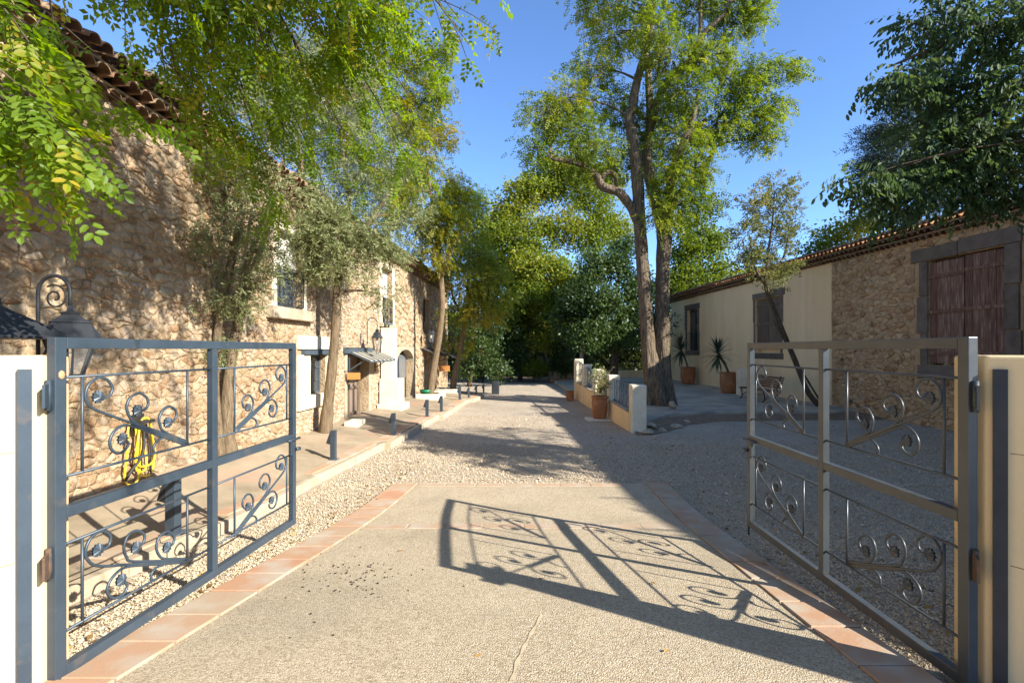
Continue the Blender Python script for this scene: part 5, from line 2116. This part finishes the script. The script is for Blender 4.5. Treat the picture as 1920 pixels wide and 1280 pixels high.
# boughs above the frame that dapple the wall
for (x, y_, z) in ((-1.5, 3.6, 6.4), (-.6, 4.0, 6.9), (.2, 4.6, 7.4), (-1.0, 5.2, 7.2), (-2.4, 5.0, 6.8), (-.1, 3.0, 6.2), (.8, 3.6, 6.9), (-1.8, 2.4, 5.8), (.6, 2.2, 6.0), (-.6, 1.6, 5.6), (-3.4, 4.2, 6.9), (-3.6, 6.0, 7.4), (-2.0, 6.4, 7.8), (-3, 8, 8.2)):
    bough((-2.3, 3.3, 6.3), (x, y_, z), .4, .035, 8, .8, 10, False, hang=.35)
for k in range(24):
    y_ = random.uniform(.8, 5.6)
    bough((-2.4, 3.2, 6.2), (random.uniform(-2.4, 1.0), y_, max(5.0, 3.2 + .75 * y_) + random.uniform(0, 1.6)), .4, .03, 7, .8, 9, False, spread=.1, hang=.25)
for k in range(14):
    y_ = random.uniform(.3, 3.4)
    bough((-2.2, 3.0, 6.2), (random.uniform(.1, 2.3), y_, max(4.7, 2.9 + .8 * y_) + random.uniform(0, .9)), .4, .03, 5, .7, 8, False, spread=.1, hang=.25)
lb.build('branches', M['bark_dark'], near, kind='stuff')
me_t = []
for (tv, tq) in TP_PIN_HI:
    m_ = fast_mesh('leaf', tv, tq, np.full(len(tq), .5))
    m_.materials.append(M['leaf_robinia_near'])
    me_t.append([m_])
# a few tone variants of each leaf template
for ti in range(len(TP_PIN_HI)):
    tv, tq = TP_PIN_HI[ti]
    for tn in (.2, .35, .7, .92):
        m_ = fast_mesh('leaf', tv, tq, np.clip(tn + rng.normal(0, .06, len(tq)), 0, 1))
        m_.materials.append(M['leaf_robinia_near'])
        me_t[ti].append(m_)
# single leaves: the largest in view
sc_ = []
for i, p in enumerate(Pn):
    v = Vector(p)
    sc_.append(seen(v) / max(v.y, .3))
order = sorted(range(len(Pn)), key=lambda i: -sc_[i])
Rn = rot_from(np.array(Dn), rng.normal(0, .6, len(Dn)))
for k, i in enumerate(order):
    if k < 295:
        o = bpy.data.objects.new('leaf', me_t[random.randrange(4)][random.choice((0, 0, 0, 1, 1, 2, 2, 3, 3, 4))])
        col.objects.link(o)
        o.parent = near
        mm = Matrix(Rn[i].tolist()).to_4x4()
        s = Sn[i] * 1.12
        o.matrix_local = Matrix.Translation(Vector(Pn[i]) - nb) @ mm @ Matrix.Scale(s, 4)
    else:
        Pf.append(Pn[i])
        Df.append(Dn[i])
        Sf.append(Sn[i])
        Tf.append(Tn[i])
foliage('crown', TP_PIN, np.array(Pf), np.array(Df), np.array(Sf), np.array(Tf), M['leaf_robinia_near'], near)

# ------------------------------------------------------------------ trees along the stone house
b1 = FL.p(8.1, .25, .40)
tree('pepper_tree', 'grey-green many-stemmed pepper tree against the house behind the left gate', b1,
     [([b1, at(425, 760, 8.15), at(436, 660, 8.2), at(455, 570, 8.3), at(470, 520, 8.4), at(500, 430, 8.5), at(520, 330, 8.7)], (.12, .09, .08, .07, .06, .04, .02)),
      ([b1 + Vector((-.05, -.2, 0)), at(402, 700, 8.0), at(418, 560, 8.0), at(440, 460, 8.0), at(450, 380, 8.1), at(440, 270, 8.1)], (.09, .07, .06, .05, .04, .02)),
      ([at(445, 620, 8.2), at(462, 500, 8.1), at(500, 400, 8.2), at(530, 300, 8.3)], (.06, .05, .04, .02))],
     lobes_px([(330, 180, 60, 35, -.4, 24), (300, 150, 30, 25, 0, 12), (390, 210, 60, 50, 0, 26), (440, 160, 60, 50, .3, 28), (400, 300, 45, 40, -.5, 22), (350, 350, 45, 35, -.5, 16), (440, 330, 50, 50, -.3, 26), (500, 260, 55, 60, .2, 30), (480, 420, 50, 40, -.4, 28), (540, 370, 50, 50, 0, 26),
               (510, 470, 36, 34, -.4, 22), (430, 560, 40, 30, -.3, 16), (400, 450, 40, 30, -.6, 14), (480, 530, 26, 26, -.4, 12), (420, 655, 26, 22, -.3, 8), (385, 500, 24, 24, -.3, 8), (340, 260, 36, 26, -.4, 10), (270, 295, 30, 18, -.5, 6)], 8.2),
     TP_PEP, M['leaf_pepper'], M['bark_pale'], per_twig=10, spread=.17, sag=.15, limb_r=.028, tone=.48, twig_r=.004)
b2 = FL.p(11.5, .28, .2)
tree('pepper_tree', 'grey-green tree with a clean leaning trunk beside the first door', b2,
     [([b2, at(613, 770, 11.45), at(622, 700, 11.4), at(628, 630, 11.4), at(632, 550, 11.4), at(640, 470, 11.4), at(655, 380, 11.5), at(640, 260, 11.6), at(650, 150, 11.8)], (.165, .125, .105, .098, .094, .08, .06, .035, .015)),
      ([at(638, 480, 11.4), at(600, 420, 11.3), at(570, 340, 11.2), at(560, 240, 11.2)], (.09, .07, .05, .02)),
      ([at(640, 470, 11.4), at(690, 420, 11.5), at(730, 360, 11.7)], (.09, .06, .03))],
     lobes_px([(580, 450, 50, 36, -.3, 28), (630, 430, 55, 50, -.6, 34), (690, 440, 55, 40, -.2, 32), (730, 470, 38, 28, 0, 16), (600, 370, 60, 50, -.4, 34), (670, 350, 60, 55, .2, 38), (570, 280, 60, 60, .2, 34), (640, 250, 70, 60, .4, 40), (710, 290, 55, 50, .6, 28), (600, 180, 60, 50, .4, 28), (680, 170, 60, 55, .6, 28), (540, 180, 40, 50, .2, 18), (650, 100, 60, 40, .6, 20),
               (720, 555, 22, 16, .4, 5), (595, 500, 28, 20, -.3, 9), (655, 500, 40, 24, -.4, 14), (760, 410, 35, 30, .6, 12)], 11.4),
     TP_PEP, M['leaf_pepper'], M['bark_pale'], per_twig=17, spread=.2, sag=.15, limb_r=.045, tone=.52, leaf_scale=1.3, twig_r=.005)
b3 = at(806, 741, 19.8)
b3.z = .35
tree('acacia_tree', 'yellowing feathery tree leaning out of the white planter by the house', b3,
     [([b3, at(813, 690, 19.8), at(822, 640, 19.7), at(829, 580, 19.6), at(827, 520, 19.6), at(822, 460, 19.6), at(810, 380, 19.8), at(800, 300, 20)], (.17, .14, .12, .115, .10, .08, .06, .03)),
      ([at(826, 520, 19.6), at(850, 460, 19.4), at(872, 420, 19.4)], (.1, .07, .04))],
     lobes_px([(800, 400, 50, 40, -.6, 30), (770, 360, 45, 40, -.4, 24), (830, 420, 45, 36, -.8, 24), (860, 380, 40, 30, 0, 18), (790, 310, 50, 40, .4, 24), (740, 400, 40, 34, 0, 18), (820, 470, 40, 30, -.4, 18), (780, 460, 30, 30, .4, 12), (830, 260, 36, 40, .6, 14), (775, 230, 45, 50, 1, 18), (840, 340, 36, 24, .4, 10)], 19.7),
     TP_PIN_FAR, M['leaf_robinia_yellow'], M['bark_pale'], per_twig=17, spread=.2, sag=.25, limb_r=.05, tone=.55)
b4 = at(849, 737, 22.8)
b4.z = .3
tree('acacia_tree', 'fresh green feathery tree leaning from the grey planter farther along', b4,
     [([b4, at(853, 700, 22.8), at(862, 660, 22.7), at(870, 620, 22.6), at(872, 590, 22.5), at(880, 560, 22.5), at(890, 520, 22.5)], (.16, .13, .11, .095, .08, .06, .03)),
      ([at(872, 595, 22.5), at(850, 560, 22.4), at(845, 520, 22.4)], (.07, .05, .03))],
     lobes_px([(870, 540, 50, 32, -.6, 30), (910, 530, 46, 34, -.8, 28), (940, 560, 34, 22, -.6, 16), (850, 500, 40, 30, 0, 20), (890, 480, 46, 34, .2, 26), (930, 500, 40, 28, 0, 18), (860, 580, 40, 22, -.6, 16), (900, 590, 44, 20, -.8, 16), (855, 640, 30, 30, .4, 12), (880, 440, 36, 24, .6, 14)], 22.5),
     TP_PIN_FAR, M['leaf_robinia'], M['bark_pale'], per_twig=15, spread=.24, sag=.2, limb_r=.045, tone=.82)

# ------------------------------------------------------------------ slim leaning tree by the cream wall
b5 = Vector((10.75, 17.5, 0))
tree('slim_tree', 'slim leaning tree with sparse olive leaves before the cream wall', b5,
     [([b5, at(1518, 740, 17.3), at(1492, 680, 17.2), at(1468, 620, 17.0), at(1448, 570, 16.8), at(1436, 535, 16.7), at(1440, 480, 16.7), at(1448, 420, 16.7), at(1452, 360, 16.8)], (.10, .085, .08, .075, .07, .06, .045, .03, .015)),
      ([at(1436, 535, 16.7), at(1415, 500, 16.5), at(1405, 440, 16.5)], (.05, .035, .015)),
      ([at(1438, 520, 16.7), at(1470, 480, 16.8), at(1480, 420, 16.9)], (.04, .03, .015))],
     lobes_px([(1440, 400, 36, 34, 0, 20), (1415, 380, 26, 26, -.4, 10), (1470, 390, 28, 28, .2, 12), (1455, 350, 24, 22, 0, 9), (1480, 350, 18, 22, .2, 6), (1400, 440, 30, 26, -.3, 14), (1450, 450, 34, 30, .2, 20), (1490, 445, 24, 24, .3, 10), (1420, 490, 34, 24, -.2, 20), (1465, 495, 34, 20, .2, 18), (1395, 480, 22, 20, -.3, 8), (1440, 525, 30, 14, -.2, 8)], 16.7),
     TP_SMALL, M['leaf_olive'], M['bark_dark'], per_twig=9, spread=.12, sag=.0, limb_r=.02, tone=.5, twig_r=.005)
mb = MB()
mb.tube([at(1552, 775, 17.3), at(1482, 660, 17.1), at(1450, 600, 16.95)], [.03, .028, .022], 6)
tag(mb.build('tree_prop', M['bark_dark']), 'thin dark pole propping the slim leaning tree', 'pole')

# ------------------------------------------------------------------ dark drooping tree, right of the frame
b6 = Vector((9.2, 5.4, 0))
tree('nettle_tree', 'dark tree with drooping leaves reaching in from the upper right', b6,
     [([b6, Vector((9.15, 5.5, 2)), Vector((9.0, 5.8, 4)), Vector((8.7, 6.1, 6)), Vector((8.2, 6.5, 8)), Vector((8.0, 6.6, 9.5))], (.28, .24, .22, .18, .12, .06)),
      ([Vector((8.95, 5.8, 4.2)), Vector((8.0, 6.4, 5.0)), Vector((7.0, 6.9, 5.2)), Vector((5.6, 7.1, 4.7))], (.08, .055, .03, .01)),
      ([Vector((8.7, 6.1, 6)), Vector((7.4, 6.7, 6.6)), Vector((6.0, 7.0, 6.3)), Vector((5.2, 7.1, 6.0))], (.075, .05, .03, .01))],
     lobes_px([(1800, 60, 80, 50, 0, 30), (1870, 40, 60, 50, -.3, 24), (1750, 30, 50, 30, .2, 16), (1720, 45, 34, 20, .1, 10), (1710, 160, 60, 24, 0, 18), (1660, 150, 44, 14, 0, 10), (1800, 150, 70, 40, .2, 28), (1870, 150, 60, 50, -.2, 24), (1760, 230, 70, 36, .2, 26), (1840, 230, 70, 40, -.2, 28),
               (1900, 260, 50, 50, -.4, 18), (1720, 290, 60, 30, .1, 22), (1640, 330, 60, 18, -.1, 14), (1590, 342, 30, 8, -.1, 5), (1690, 350, 60, 28, 0, 22), (1780, 310, 70, 40, 0, 30), (1860, 320, 70, 36, -.3, 26), (1690, 400, 24, 22, -.1, 7), (1830, 365, 36, 18, -.2, 10), (1900, 350, 40, 20, -.3, 10), (1760, 350, 50, 20, -.1, 12),
               (1980, 150, 100, 90, -.5, 30), (1850, -60, 100, 50, 0, 26), (1980, 0, 100, 80, -.5, 24), (1980, 320, 80, 50, -.5, 18)], 7.0) + [((6.9, 5.2, 4.7), (.7, .6, .6), 26), ((8.3, 4.3, 5.5), (.9, .7, .7), 34), ((8.8, 4.7, 5.1), (.8, .7, .7), 30), ((7.3, 7.0, 6.1), (.7, .7, .7), 24), ((9.0, 7.2, 6.0), (.9, .8, .8), 32), ((7.6, 5.4, 5.2), (.8, .6, .7), 28), ((8.4, 6.0, 5.6), (.8, .8, .8), 30), ((8.8, 5.3, 4.7), (.8, .8, .7), 30), ((8.3, 6.4, 6.6), (.8, .8, .8), 26), ((10.2, .4, 4.9), (.9, 1.0, .75), 40), ((10.3, 1.7, 5.1), (.9, 1.0, .75), 40), ((10.4, 3.0, 5.25), (.9, 1.0, .75), 40), ((10.4, -.9, 4.9), (.9, 1.0, .8), 30)],
     TP_HANG, M['leaf_celtis'], M['bark_dark'], per_twig=4, spread=.09, sag=.35, limb_r=.03, tone=.42, leaf_scale=.82, twig_r=.004)

# ------------------------------------------------------------------ trees beyond the yard
def far_tree(name, label, px, Y, topz, lobes, mat, tp, per=9, tone=.5, bark='bark_dark', sc=1.0, lean=0.0, rad=.2, spread=None, sd=.18):
    b = Vector(((px - 960) / F * Y, Y, 0))
    tops = Vector((b.x + lean, Y, topz))
    mid = b.lerp(tops, .5) + Vector((random.uniform(-.3, .3), 0, 0))
    return tree(name, label, b, [([b, b.lerp(mid, .5), mid, mid.lerp(tops, .5), tops], (rad, rad * .85, rad * .7, rad * .5, rad * .2))],
                lobes_px(lobes, Y), tp, mat, M[bark], per_twig=per, spread=spread or .32, sag=.1, limb_r=rad * .4, tone=tone, leaf_scale=sc, tone_sd=sd)


far_tree('plane_tree', 'broad yellow-green plane tree behind the yard left of the robinia', 1010, 36, 10,
         [(1000, 555, 50, 34, -3, 44), (955, 575, 40, 34, -3, 36), (1045, 590, 46, 34, -3.2, 40), (985, 500, 46, 36, -3, 40), (1075, 545, 36, 34, -3, 28), (1040, 312, 50, 26, .4, 30), (985, 360, 50, 34, 0, 36), (935, 430, 44, 44, -.3, 36), (1095, 325, 50, 34, .3, 34), (1135, 340, 40, 40, .6, 30), (1130, 420, 40, 40, 0, 28), (905, 540, 34, 36, 0, 24), (1160, 430, 34, 40, .8, 22), (960, 400, 50, 45, 0, 40), (1010, 350, 55, 40, .5, 40), (1060, 340, 60, 40, .5, 40), (1110, 380, 50, 40, 0, 34), (950, 460, 50, 45, -1, 44), (1000, 440, 60, 50, -1.5, 50), (1060, 430, 60, 50, -1, 44), (970, 520, 45, 40, -1.5, 40), (1030, 510, 55, 45, -2, 46),
          (930, 500, 36, 40, -.5, 28), (1110, 450, 45, 45, -.5, 30), (1085, 530, 40, 40, -1.5, 26), (1000, 580, 55, 35, -1.5, 36), (1060, 590, 50, 30, -1.5, 26)], M['leaf_plane'], TP_PLANE, per=12, tone=.66, bark='bark_plane', rad=.3, sc=1.1)
far_tree('plane_tree', 'plane tree filling the gap right of the robinia above the cream building', 1310, 34, 9,
         [(1285, 470, 40, 45, 0, 36), (1330, 450, 40, 40, .4, 34), (1300, 530, 45, 40, -.5, 34), (1345, 510, 30, 35, 0, 24), (1290, 420, 30, 30, .5, 18), (1260, 540, 36, 45, -.5, 26), (1400, 520, 40, 22, 1, 18)], M['leaf_plane'], TP_PLANE, per=13, tone=.5, bark='bark_plane', rad=.28, sc=1.1)
far_tree('plane_tree', 'pale leafy tree showing above the tiled roof', 1590, 27, 8,
         [(1560, 440, 34, 22, 0, 16), (1600, 425, 40, 24, 0, 20), (1640, 420, 34, 24, .4, 16), (1580, 470, 60, 20, 0, 20), (1530, 470, 30, 20, .5, 10)], M['leaf_plane'], TP_PLANE, per=8, tone=.66, bark='bark_plane', rad=.22)
far_tree('conifer_tree', 'dark conifer behind the drooping tree at the upper right', 1720, 24, 13,
         [(1700, 180, 70, 20, 0, 16), (1740, 145, 50, 16, 0, 12), (1690, 250, 70, 18, 0, 20), (1660, 255, 40, 10, 0, 8), (1760, 230, 80, 26, 0, 20), (1680, 300, 70, 18, -.5, 20), (1650, 310, 30, 10, 0, 8), (1760, 310, 80, 30, 0, 24), (1700, 350, 80, 20, -.5, 22), (1840, 250, 80, 60, 0, 26), (1700, 390, 70, 20, 0, 16), (1840, 340, 80, 40, 0, 20)],
         M['leaf_conifer'], TP_NEED, per=22, tone=.45, rad=.25, sc=2.3, spread=.32)
far_tree('bay_tree', 'dense dark glossy tree under the robinia at the back of the terrace', 1150, 30, 6,
         [(1110, 500, 45, 40, -.5, 44), (1155, 500, 45, 40, 0, 44), (1190, 540, 30, 45, -.5, 34), (1090, 560, 45, 40, -1, 46), (1140, 570, 50, 45, -1.5, 52), (1185, 600, 26, 40, -.8, 24), (1100, 620, 45, 36, -1.5, 40), (1150, 630, 45, 30, -1, 30), (1060, 600, 34, 36, -.5, 26), (1165, 460, 36, 26, .5, 20), (1230, 600, 30, 50, 1, 24)],
         M['leaf_dark'], TP_DARK, per=11, tone=.52, rad=.26, sc=1.25, spread=.26, lean=.3)
far_tree('oak_tree', 'dark green tree in the shade straight ahead at the end of the yard', 975, 34.5, 6,
         [(950, 600, 50, 40, 0, 40), (1000, 620, 50, 40, -.5, 40), (930, 640, 40, 36, -.5, 30), (970, 660, 50, 30, -.8, 32), (1030, 650, 45, 36, -.3, 30), (1010, 570, 36, 34, .5, 22), (925, 580, 30, 36, .5, 18)], M['leaf_dark'], TP_DARK, per=10, tone=.5, rad=.2, sc=1.3, spread=.3)
far_tree('oak_tree', 'yellow-lit young tree with a leaning bare trunk right of centre', 1035, 33.5, 4.6,
         [(1020, 590, 40, 30, -.5, 28), (1055, 570, 40, 30, -.3, 28), (1045, 620, 40, 26, -.8, 24), (1080, 610, 30, 26, 0, 16), (1012, 640, 26, 26, -.5, 14)], M['leaf_plane'], TP_DARK, per=9, tone=.66, rad=.12, lean=-.9, bark='bark_plane', sc=1.2)
far_tree('pine_tree', 'light green airy tree left of centre beyond the house', 880, 38, 11,
         [(850, 380, 36, 30, 0, 24), (880, 390, 36, 36, 0, 26), (905, 430, 30, 36, 0, 22), (860, 440, 40, 40, 0, 26), (900, 480, 36, 36, -.5, 22), (860, 500, 40, 40, -.5, 22), (845, 350, 14, 14, 0, 6), (890, 360, 20, 16, 0, 8)], M['leaf_robinia'], TP_PIN_FAR, per=22, tone=.6, rad=.2, sc=1.5, spread=.36)
far_tree('oak_tree', 'shaded tree at the far left end of the walk', 880, 29, 5.5,
         [(880, 640, 34, 40, -.3, 28), (905, 660, 30, 40, -.3, 26), (870, 690, 26, 20, 0, 14), (920, 610, 30, 30, .3, 20), (930, 690, 24, 22, .2, 14), (850, 600, 30, 40, .5, 18)], M['leaf_dark'], TP_DARK, per=10, tone=.45, rad=.16, sc=1.1, spread=.26)
far_tree('grey_tree', 'silvery grey-green tree behind the house roof at the upper left', 560, 24, 12,
         [(560, 160, 50, 60, 0, 26), (610, 120, 50, 50, 0, 24), (500, 200, 40, 50, 0, 18), (540, 90, 40, 40, 0, 16), (660, 200, 50, 60, 0, 20), (720, 330, 50, 60, 0, 20)], M['leaf_pepper'], TP_PEP, per=26, tone=.4, rad=.12, sc=2.6, spread=.35)
far_tree('robinia_tree', 'yellow-green robinia behind the house roof left of the sky gap', 735, 26, 12,
         [(700, 130, 60, 50, 0, 26), (760, 110, 50, 40, 0, 20), (790, 180, 45, 45, 0, 20), (740, 220, 60, 50, 0, 24), (820, 160, 34, 30, 0, 12), (810, 250, 40, 36, 0, 14), (700, 40, 70, 40, 0, 20), (780, 330, 45, 40, 0, 16), (820, 90, 34, 26, 0, 10)], M['leaf_robinia_yellow'], TP_PIN_FAR, per=22, tone=.5, rad=.14, sc=1.3, spread=.3)
for (px, Y, w, h, lab, mt) in ((960, 33.2, 44, 34, 'low dark bush straight ahead at the end of the yard', 'leaf_dark'), (1060, 32.9, 34, 34, 'rounded glossy bush behind the terracotta trough', 'leaf_dark'), (1000, 33.0, 30, 22, 'small yellowish bush left of the glossy bush', 'leaf_plane'),
                               (905, 33.2, 34, 36, 'dark bush at the left end of the yard', 'leaf_dark'), (1090, 34.5, 26, 40, 'tall loose bush left of the terrace corner', 'leaf_wood')):
    c = at(px, 705 - h * .6, Y)
    tree('bush', lab, (c.x, Y, 0), [([Vector((c.x, Y, 0)), Vector((c.x + .05, Y, .5)), Vector((c.x, Y, c.z))], (.06, .05, .02))],
         [(c + Vector((random.uniform(-.4, .4) * w / F * Y, random.uniform(-.3, .3), random.uniform(-.2, .3) * h / F * Y)), (w / F * Y * .62, w / F * Y * .6, h / F * Y * .62), 22) for _ in range(4)],
         TP_DARK, M[mt], M['bark_dark'], per_twig=9, spread=.14, leaf_scale=.85, tone=.5, cat='bush', limb_r=.02)
for i, (px, px2, y2, Y, r) in enumerate(((1028, 1037, 560, 33.8, .09), (1028, 1032, 655, 34.2, .07), (1050, 1065, 655, 34.6, .07), (972, 975, 600, 35.5, .10), (1000, 1003, 600, 36.5, .09), (938, 936, 600, 35.5, .10), (1090, 1089, 560, 31.5, .15))):
    labs = ['pale leaning bare trunk right of centre', 'slender pale stem leaning right by the glossy bush', 'thin slanted stem left of the terrace corner', 'straight dark trunk in the shade left of centre', 'second dark trunk in the shade near the centre', 'dark trunk at the left of the shaded wood', 'pale trunk behind the farthest terrace pillar']
    b = Vector(((px - 960) / F * Y, Y, 0))
    e = at(px2, y2, Y)
    t = tree('young_tree', labs[i], b, [([b, b.lerp(e, .5) + Vector((.06, 0, 0)), e], (r, r * .85, r * .6))],
             [(e + Vector((0, 0, .6)), (1.0, 1.0, .8), 12)], TP_DARK, M['leaf_wood'], M['bark_plane' if i in (0, 1, 2, 6) else 'bark_dark'], per_twig=8, spread=.2, leaf_scale=1.1, tone=.5)

# far wood closing the view, one mass
P, D, S, TT = [], [], [], []
for k in range(15000):
    x = random.uniform(-26, 34)
    y_ = random.uniform(41, 52)
    h = 7.0 + 2.2 * math.sin(x * .55) + 1.4 * math.sin(x * 1.7 + 1)
    if x < -5:
        h = min(h, 6.5)
    z = random.random() ** .8 * h
    P.append((x, y_, z))
    D.append((random.gauss(0, 1), random.gauss(-.4, 1), random.gauss(0, .5)))
    S.append(random.uniform(1.1, 2.0))
    TT.append(.45 + .2 * math.sin(x * .9) + random.gauss(0, .15))
for k in range(7000):
    x = random.uniform(-14, 22)
    P.append((x, random.uniform(39.5, 44), random.random() * 3.4))
    D.append((random.gauss(0, 1), random.gauss(-.4, 1), random.gauss(0, .5)))
    S.append(random.uniform(1.0, 1.9))
    TT.append(.5 + .2 * math.sin(x * 1.3) + random.gauss(0, .15))
foliage('woodland', TP_PLANE, np.array(P), np.array(D), np.array(S), np.array(TT), M['leaf_wood'], None, kind='stuff')

# spindly flowering plant in the big pot
pl = thing('pot_plant', 'spindly green plant with pale yellow flowers in the large pot', 'plant', (2.62, 15.3, .65))
mb = MB()
Pp, Dp, Sp, Tp = [], [], [], []
for k in range(10):
    e = Vector((2.62 + random.gauss(0, .28), 15.3 + random.gauss(0, .25), random.uniform(1.0, 1.62)))
    c = bez(Vector((2.62, 15.3, .64)), Vector((2.62, 15.3, 1.0)), e, 6)
    mb.tube(c, .006, 4)
    for q in range(5):
        p = c[random.randint(2, 6)] + Vector((random.gauss(0, .04), random.gauss(0, .04), random.gauss(0, .04)))
        Pp.append(tuple(p)); Dp.append((random.gauss(0, 1), random.gauss(0, 1), random.gauss(.2, .4))); Sp.append(random.uniform(.5, .9)); Tp.append(random.uniform(.5, 1))
mb.build('stem', M['bark_pale'], pl)
foliage('foliage', TP_SMALL, np.array(Pp), np.array(Dp), np.array(Sp), np.array(Tp), M['leaf_olive'], pl)
# climber on the second railing panel
cl = thing('climber', 'grey-green climbing plant over the second railing panel', 'plant', (tx(16.6) + .1, 16.6, .5))
mb = MB()
Pp, Dp, Sp, Tp = [], [], [], []
for k in range(14):
    y_ = 15.8 + random.random() * 1.8
    mb.tube(spline([(tx(y_) + .12, y_, .55), (tx(y_) + .1, y_ + random.gauss(0, .1), .9), (tx(y_) + .12, y_ + random.gauss(0, .15), 1.35)], 3), .005, 4)
    for q in range(9):
        Pp.append((tx(y_) + .08 + random.gauss(0, .06), y_ + random.gauss(0, .12), random.uniform(.6, 1.4))); Dp.append((random.gauss(-.5, 1), random.gauss(0, 1), random.gauss(.2, .5))); Sp.append(random.uniform(.5, .9)); Tp.append(random.random())
mb.build('stem', M['bark_pale'], cl)
foliage('foliage', TP_SMALL, np.array(Pp), np.array(Dp), np.array(Sp), np.array(Tp), M['leaf_pepper'], cl)

# ------------------------------------------------------------------ berries and fallen leaves on the drive
P, D, S, TT = [], [], [], []
LT = [tpl([((0, 0, 0), (.045, .004, .008), (.2, .3, 1), .012)]), tpl([((0, 0, 0), (.035, -.01, .012), (-.3, .2, 1), .010)]), tpl([((0, 0, 0), (.06, .0, .004), (.1, -.4, 1), .016)])]
for k in range(900):
    r = random.random()
    if r < .35:
        y_ = random.uniform(3, 12)
        x = XS_R(y_) + .2 + abs(random.gauss(0, .9))
    elif r < .6:
        y_ = random.uniform(3, 10)
        x = XS_L(y_) - .2 - abs(random.gauss(0, .25))
    elif r < .8:
        y_ = random.uniform(9, 17)
        x = random.uniform(-2, 9)
    else:
        y_ = random.uniform(12.3, 15.5)
        x = random.uniform(3, 10)
    P.append((x, y_, gz(y_) + (.016 if r < .8 else .06)))
    D.append((random.gauss(0, 1), random.gauss(0, 1), random.gauss(0, .12)))
    S.append(random.uniform(.6, 1.2))
    TT.append(random.random())
fl_ = foliage('fallen_leaves', LT, np.array(P), np.array(D), np.array(S), np.array(TT), M['dry_leaf_stuff'], None, kind='stuff')
mb = MB()
sc_pts = [gpt(px, py, .0335) for px, py in ((1016, 1152), (1000, 1180), (984, 1210), (970, 1240), (960, 1275))]
for i, p in enumerate(spline(sc_pts, 4)):
    w = .010 + .006 * math.sin(i * 1.7)
    mb.v += [(p.x - w, p.y, gz(p.y) + .0335), (p.x + w, p.y, gz(p.y) + .0335)]
    if i:
        a = 2 * (i - 1)
        mb.face((a, a + 1, a + 3, a + 2))
mb.build('scuff_mark', M['scuff'], drive)
for (A_, d_, n_, par) in ((AR, dR, nR, WRt), (AL, dL, nL, WLt)):
    for z, sl in ((1.58, -.03), (1.02, -.10)):
        mb = MB()
        p0 = A_ + d_ * .09 - n_ * .001
        p1 = A_ + d_ * .9 - n_ * .001
        mb.beam((p0.x, p0.y, z), (p1.x, p1.y, z + sl), .003, .002)
        mb.build('hairline_crack', M['dark_wood'], par)
bm = bmesh.new()
bmesh.ops.create_icosphere(bm, subdivisions=1, radius=.0085)
me_b = bpy.data.meshes.new('berry')
bm.to_mesh(me_b)
bm.free()
for p in me_b.polygons:
    p.use_smooth = True
me_b.attributes.new('tone', 'FLOAT', 'FACE')
me_b.materials.append(M['berry'])
spots = []
for k in range(74):
    px = random.gauss(655, 42)
    py = random.gauss(1078, 19)
    spots.append((px, py))
spots += [(583, 1150), (590, 1166), (544, 1195), (625, 1190), (870, 1098), (570, 1085), (568, 1100), (536, 1120), (720, 1058), (722, 1072)]
for k, (px, py) in enumerate(spots):
    o = bpy.data.objects.new('berry', me_b)
    col.objects.link(o)
    o.location = gpt(px, py, .036)
    s = random.uniform(.55, 1.0)
    o.scale = (s * random.uniform(.9, 1.4), s, s * .8)
    tag(o, 'tiny dark squashed berry fallen on the sunny concrete drive', 'berry', 'dark berries fallen on the drive')
vs = []
me_l = bpy.data.meshes.new('fallen_leaf')
me_l.from_pydata([(0, 0, .002), (.018, -.012, .006), (.04, -.010, .010), (.055, 0, .004), (.04, .010, .008), (.018, .012, .010)], [], [(0, 1, 2, 3), (0, 3, 4, 5)])
me_l.attributes.new('tone', 'FLOAT', 'FACE')
me_l.materials.append(M['dry_leaf'])
FLV = [(1256, 1218, 'brown dry leaf on the drive near the bottom right'), (1220, 1092, 'small yellow leaf in the gate shadow'), (1020, 1085, 'brown leaf on the drive near the shadow edge'), (757, 1032, 'tiny brown leaf on the drive left of the shadow'),
       (913, 925, 'small dry leaf near the far paver strip'), (706, 935, 'dark curled leaf beside the left paver strip'), (1427, 1056, 'yellow leaf by the right paver strip'), (905, 1228, 'small dry leaf in the near sunlit concrete')]
for (px, py, lab) in FLV:
    o = bpy.data.objects.new('fallen_leaf', me_l)
    col.objects.link(o)
    o.location = gpt(px, py, .034)
    if abs(o.location.x) > 1.45:
        o.location = gpt(px, py, .05)
    o.rotation_euler = (random.uniform(-.2, .2), random.uniform(-.2, .2), random.uniform(0, 6))
    tag(o, lab, 'leaf')
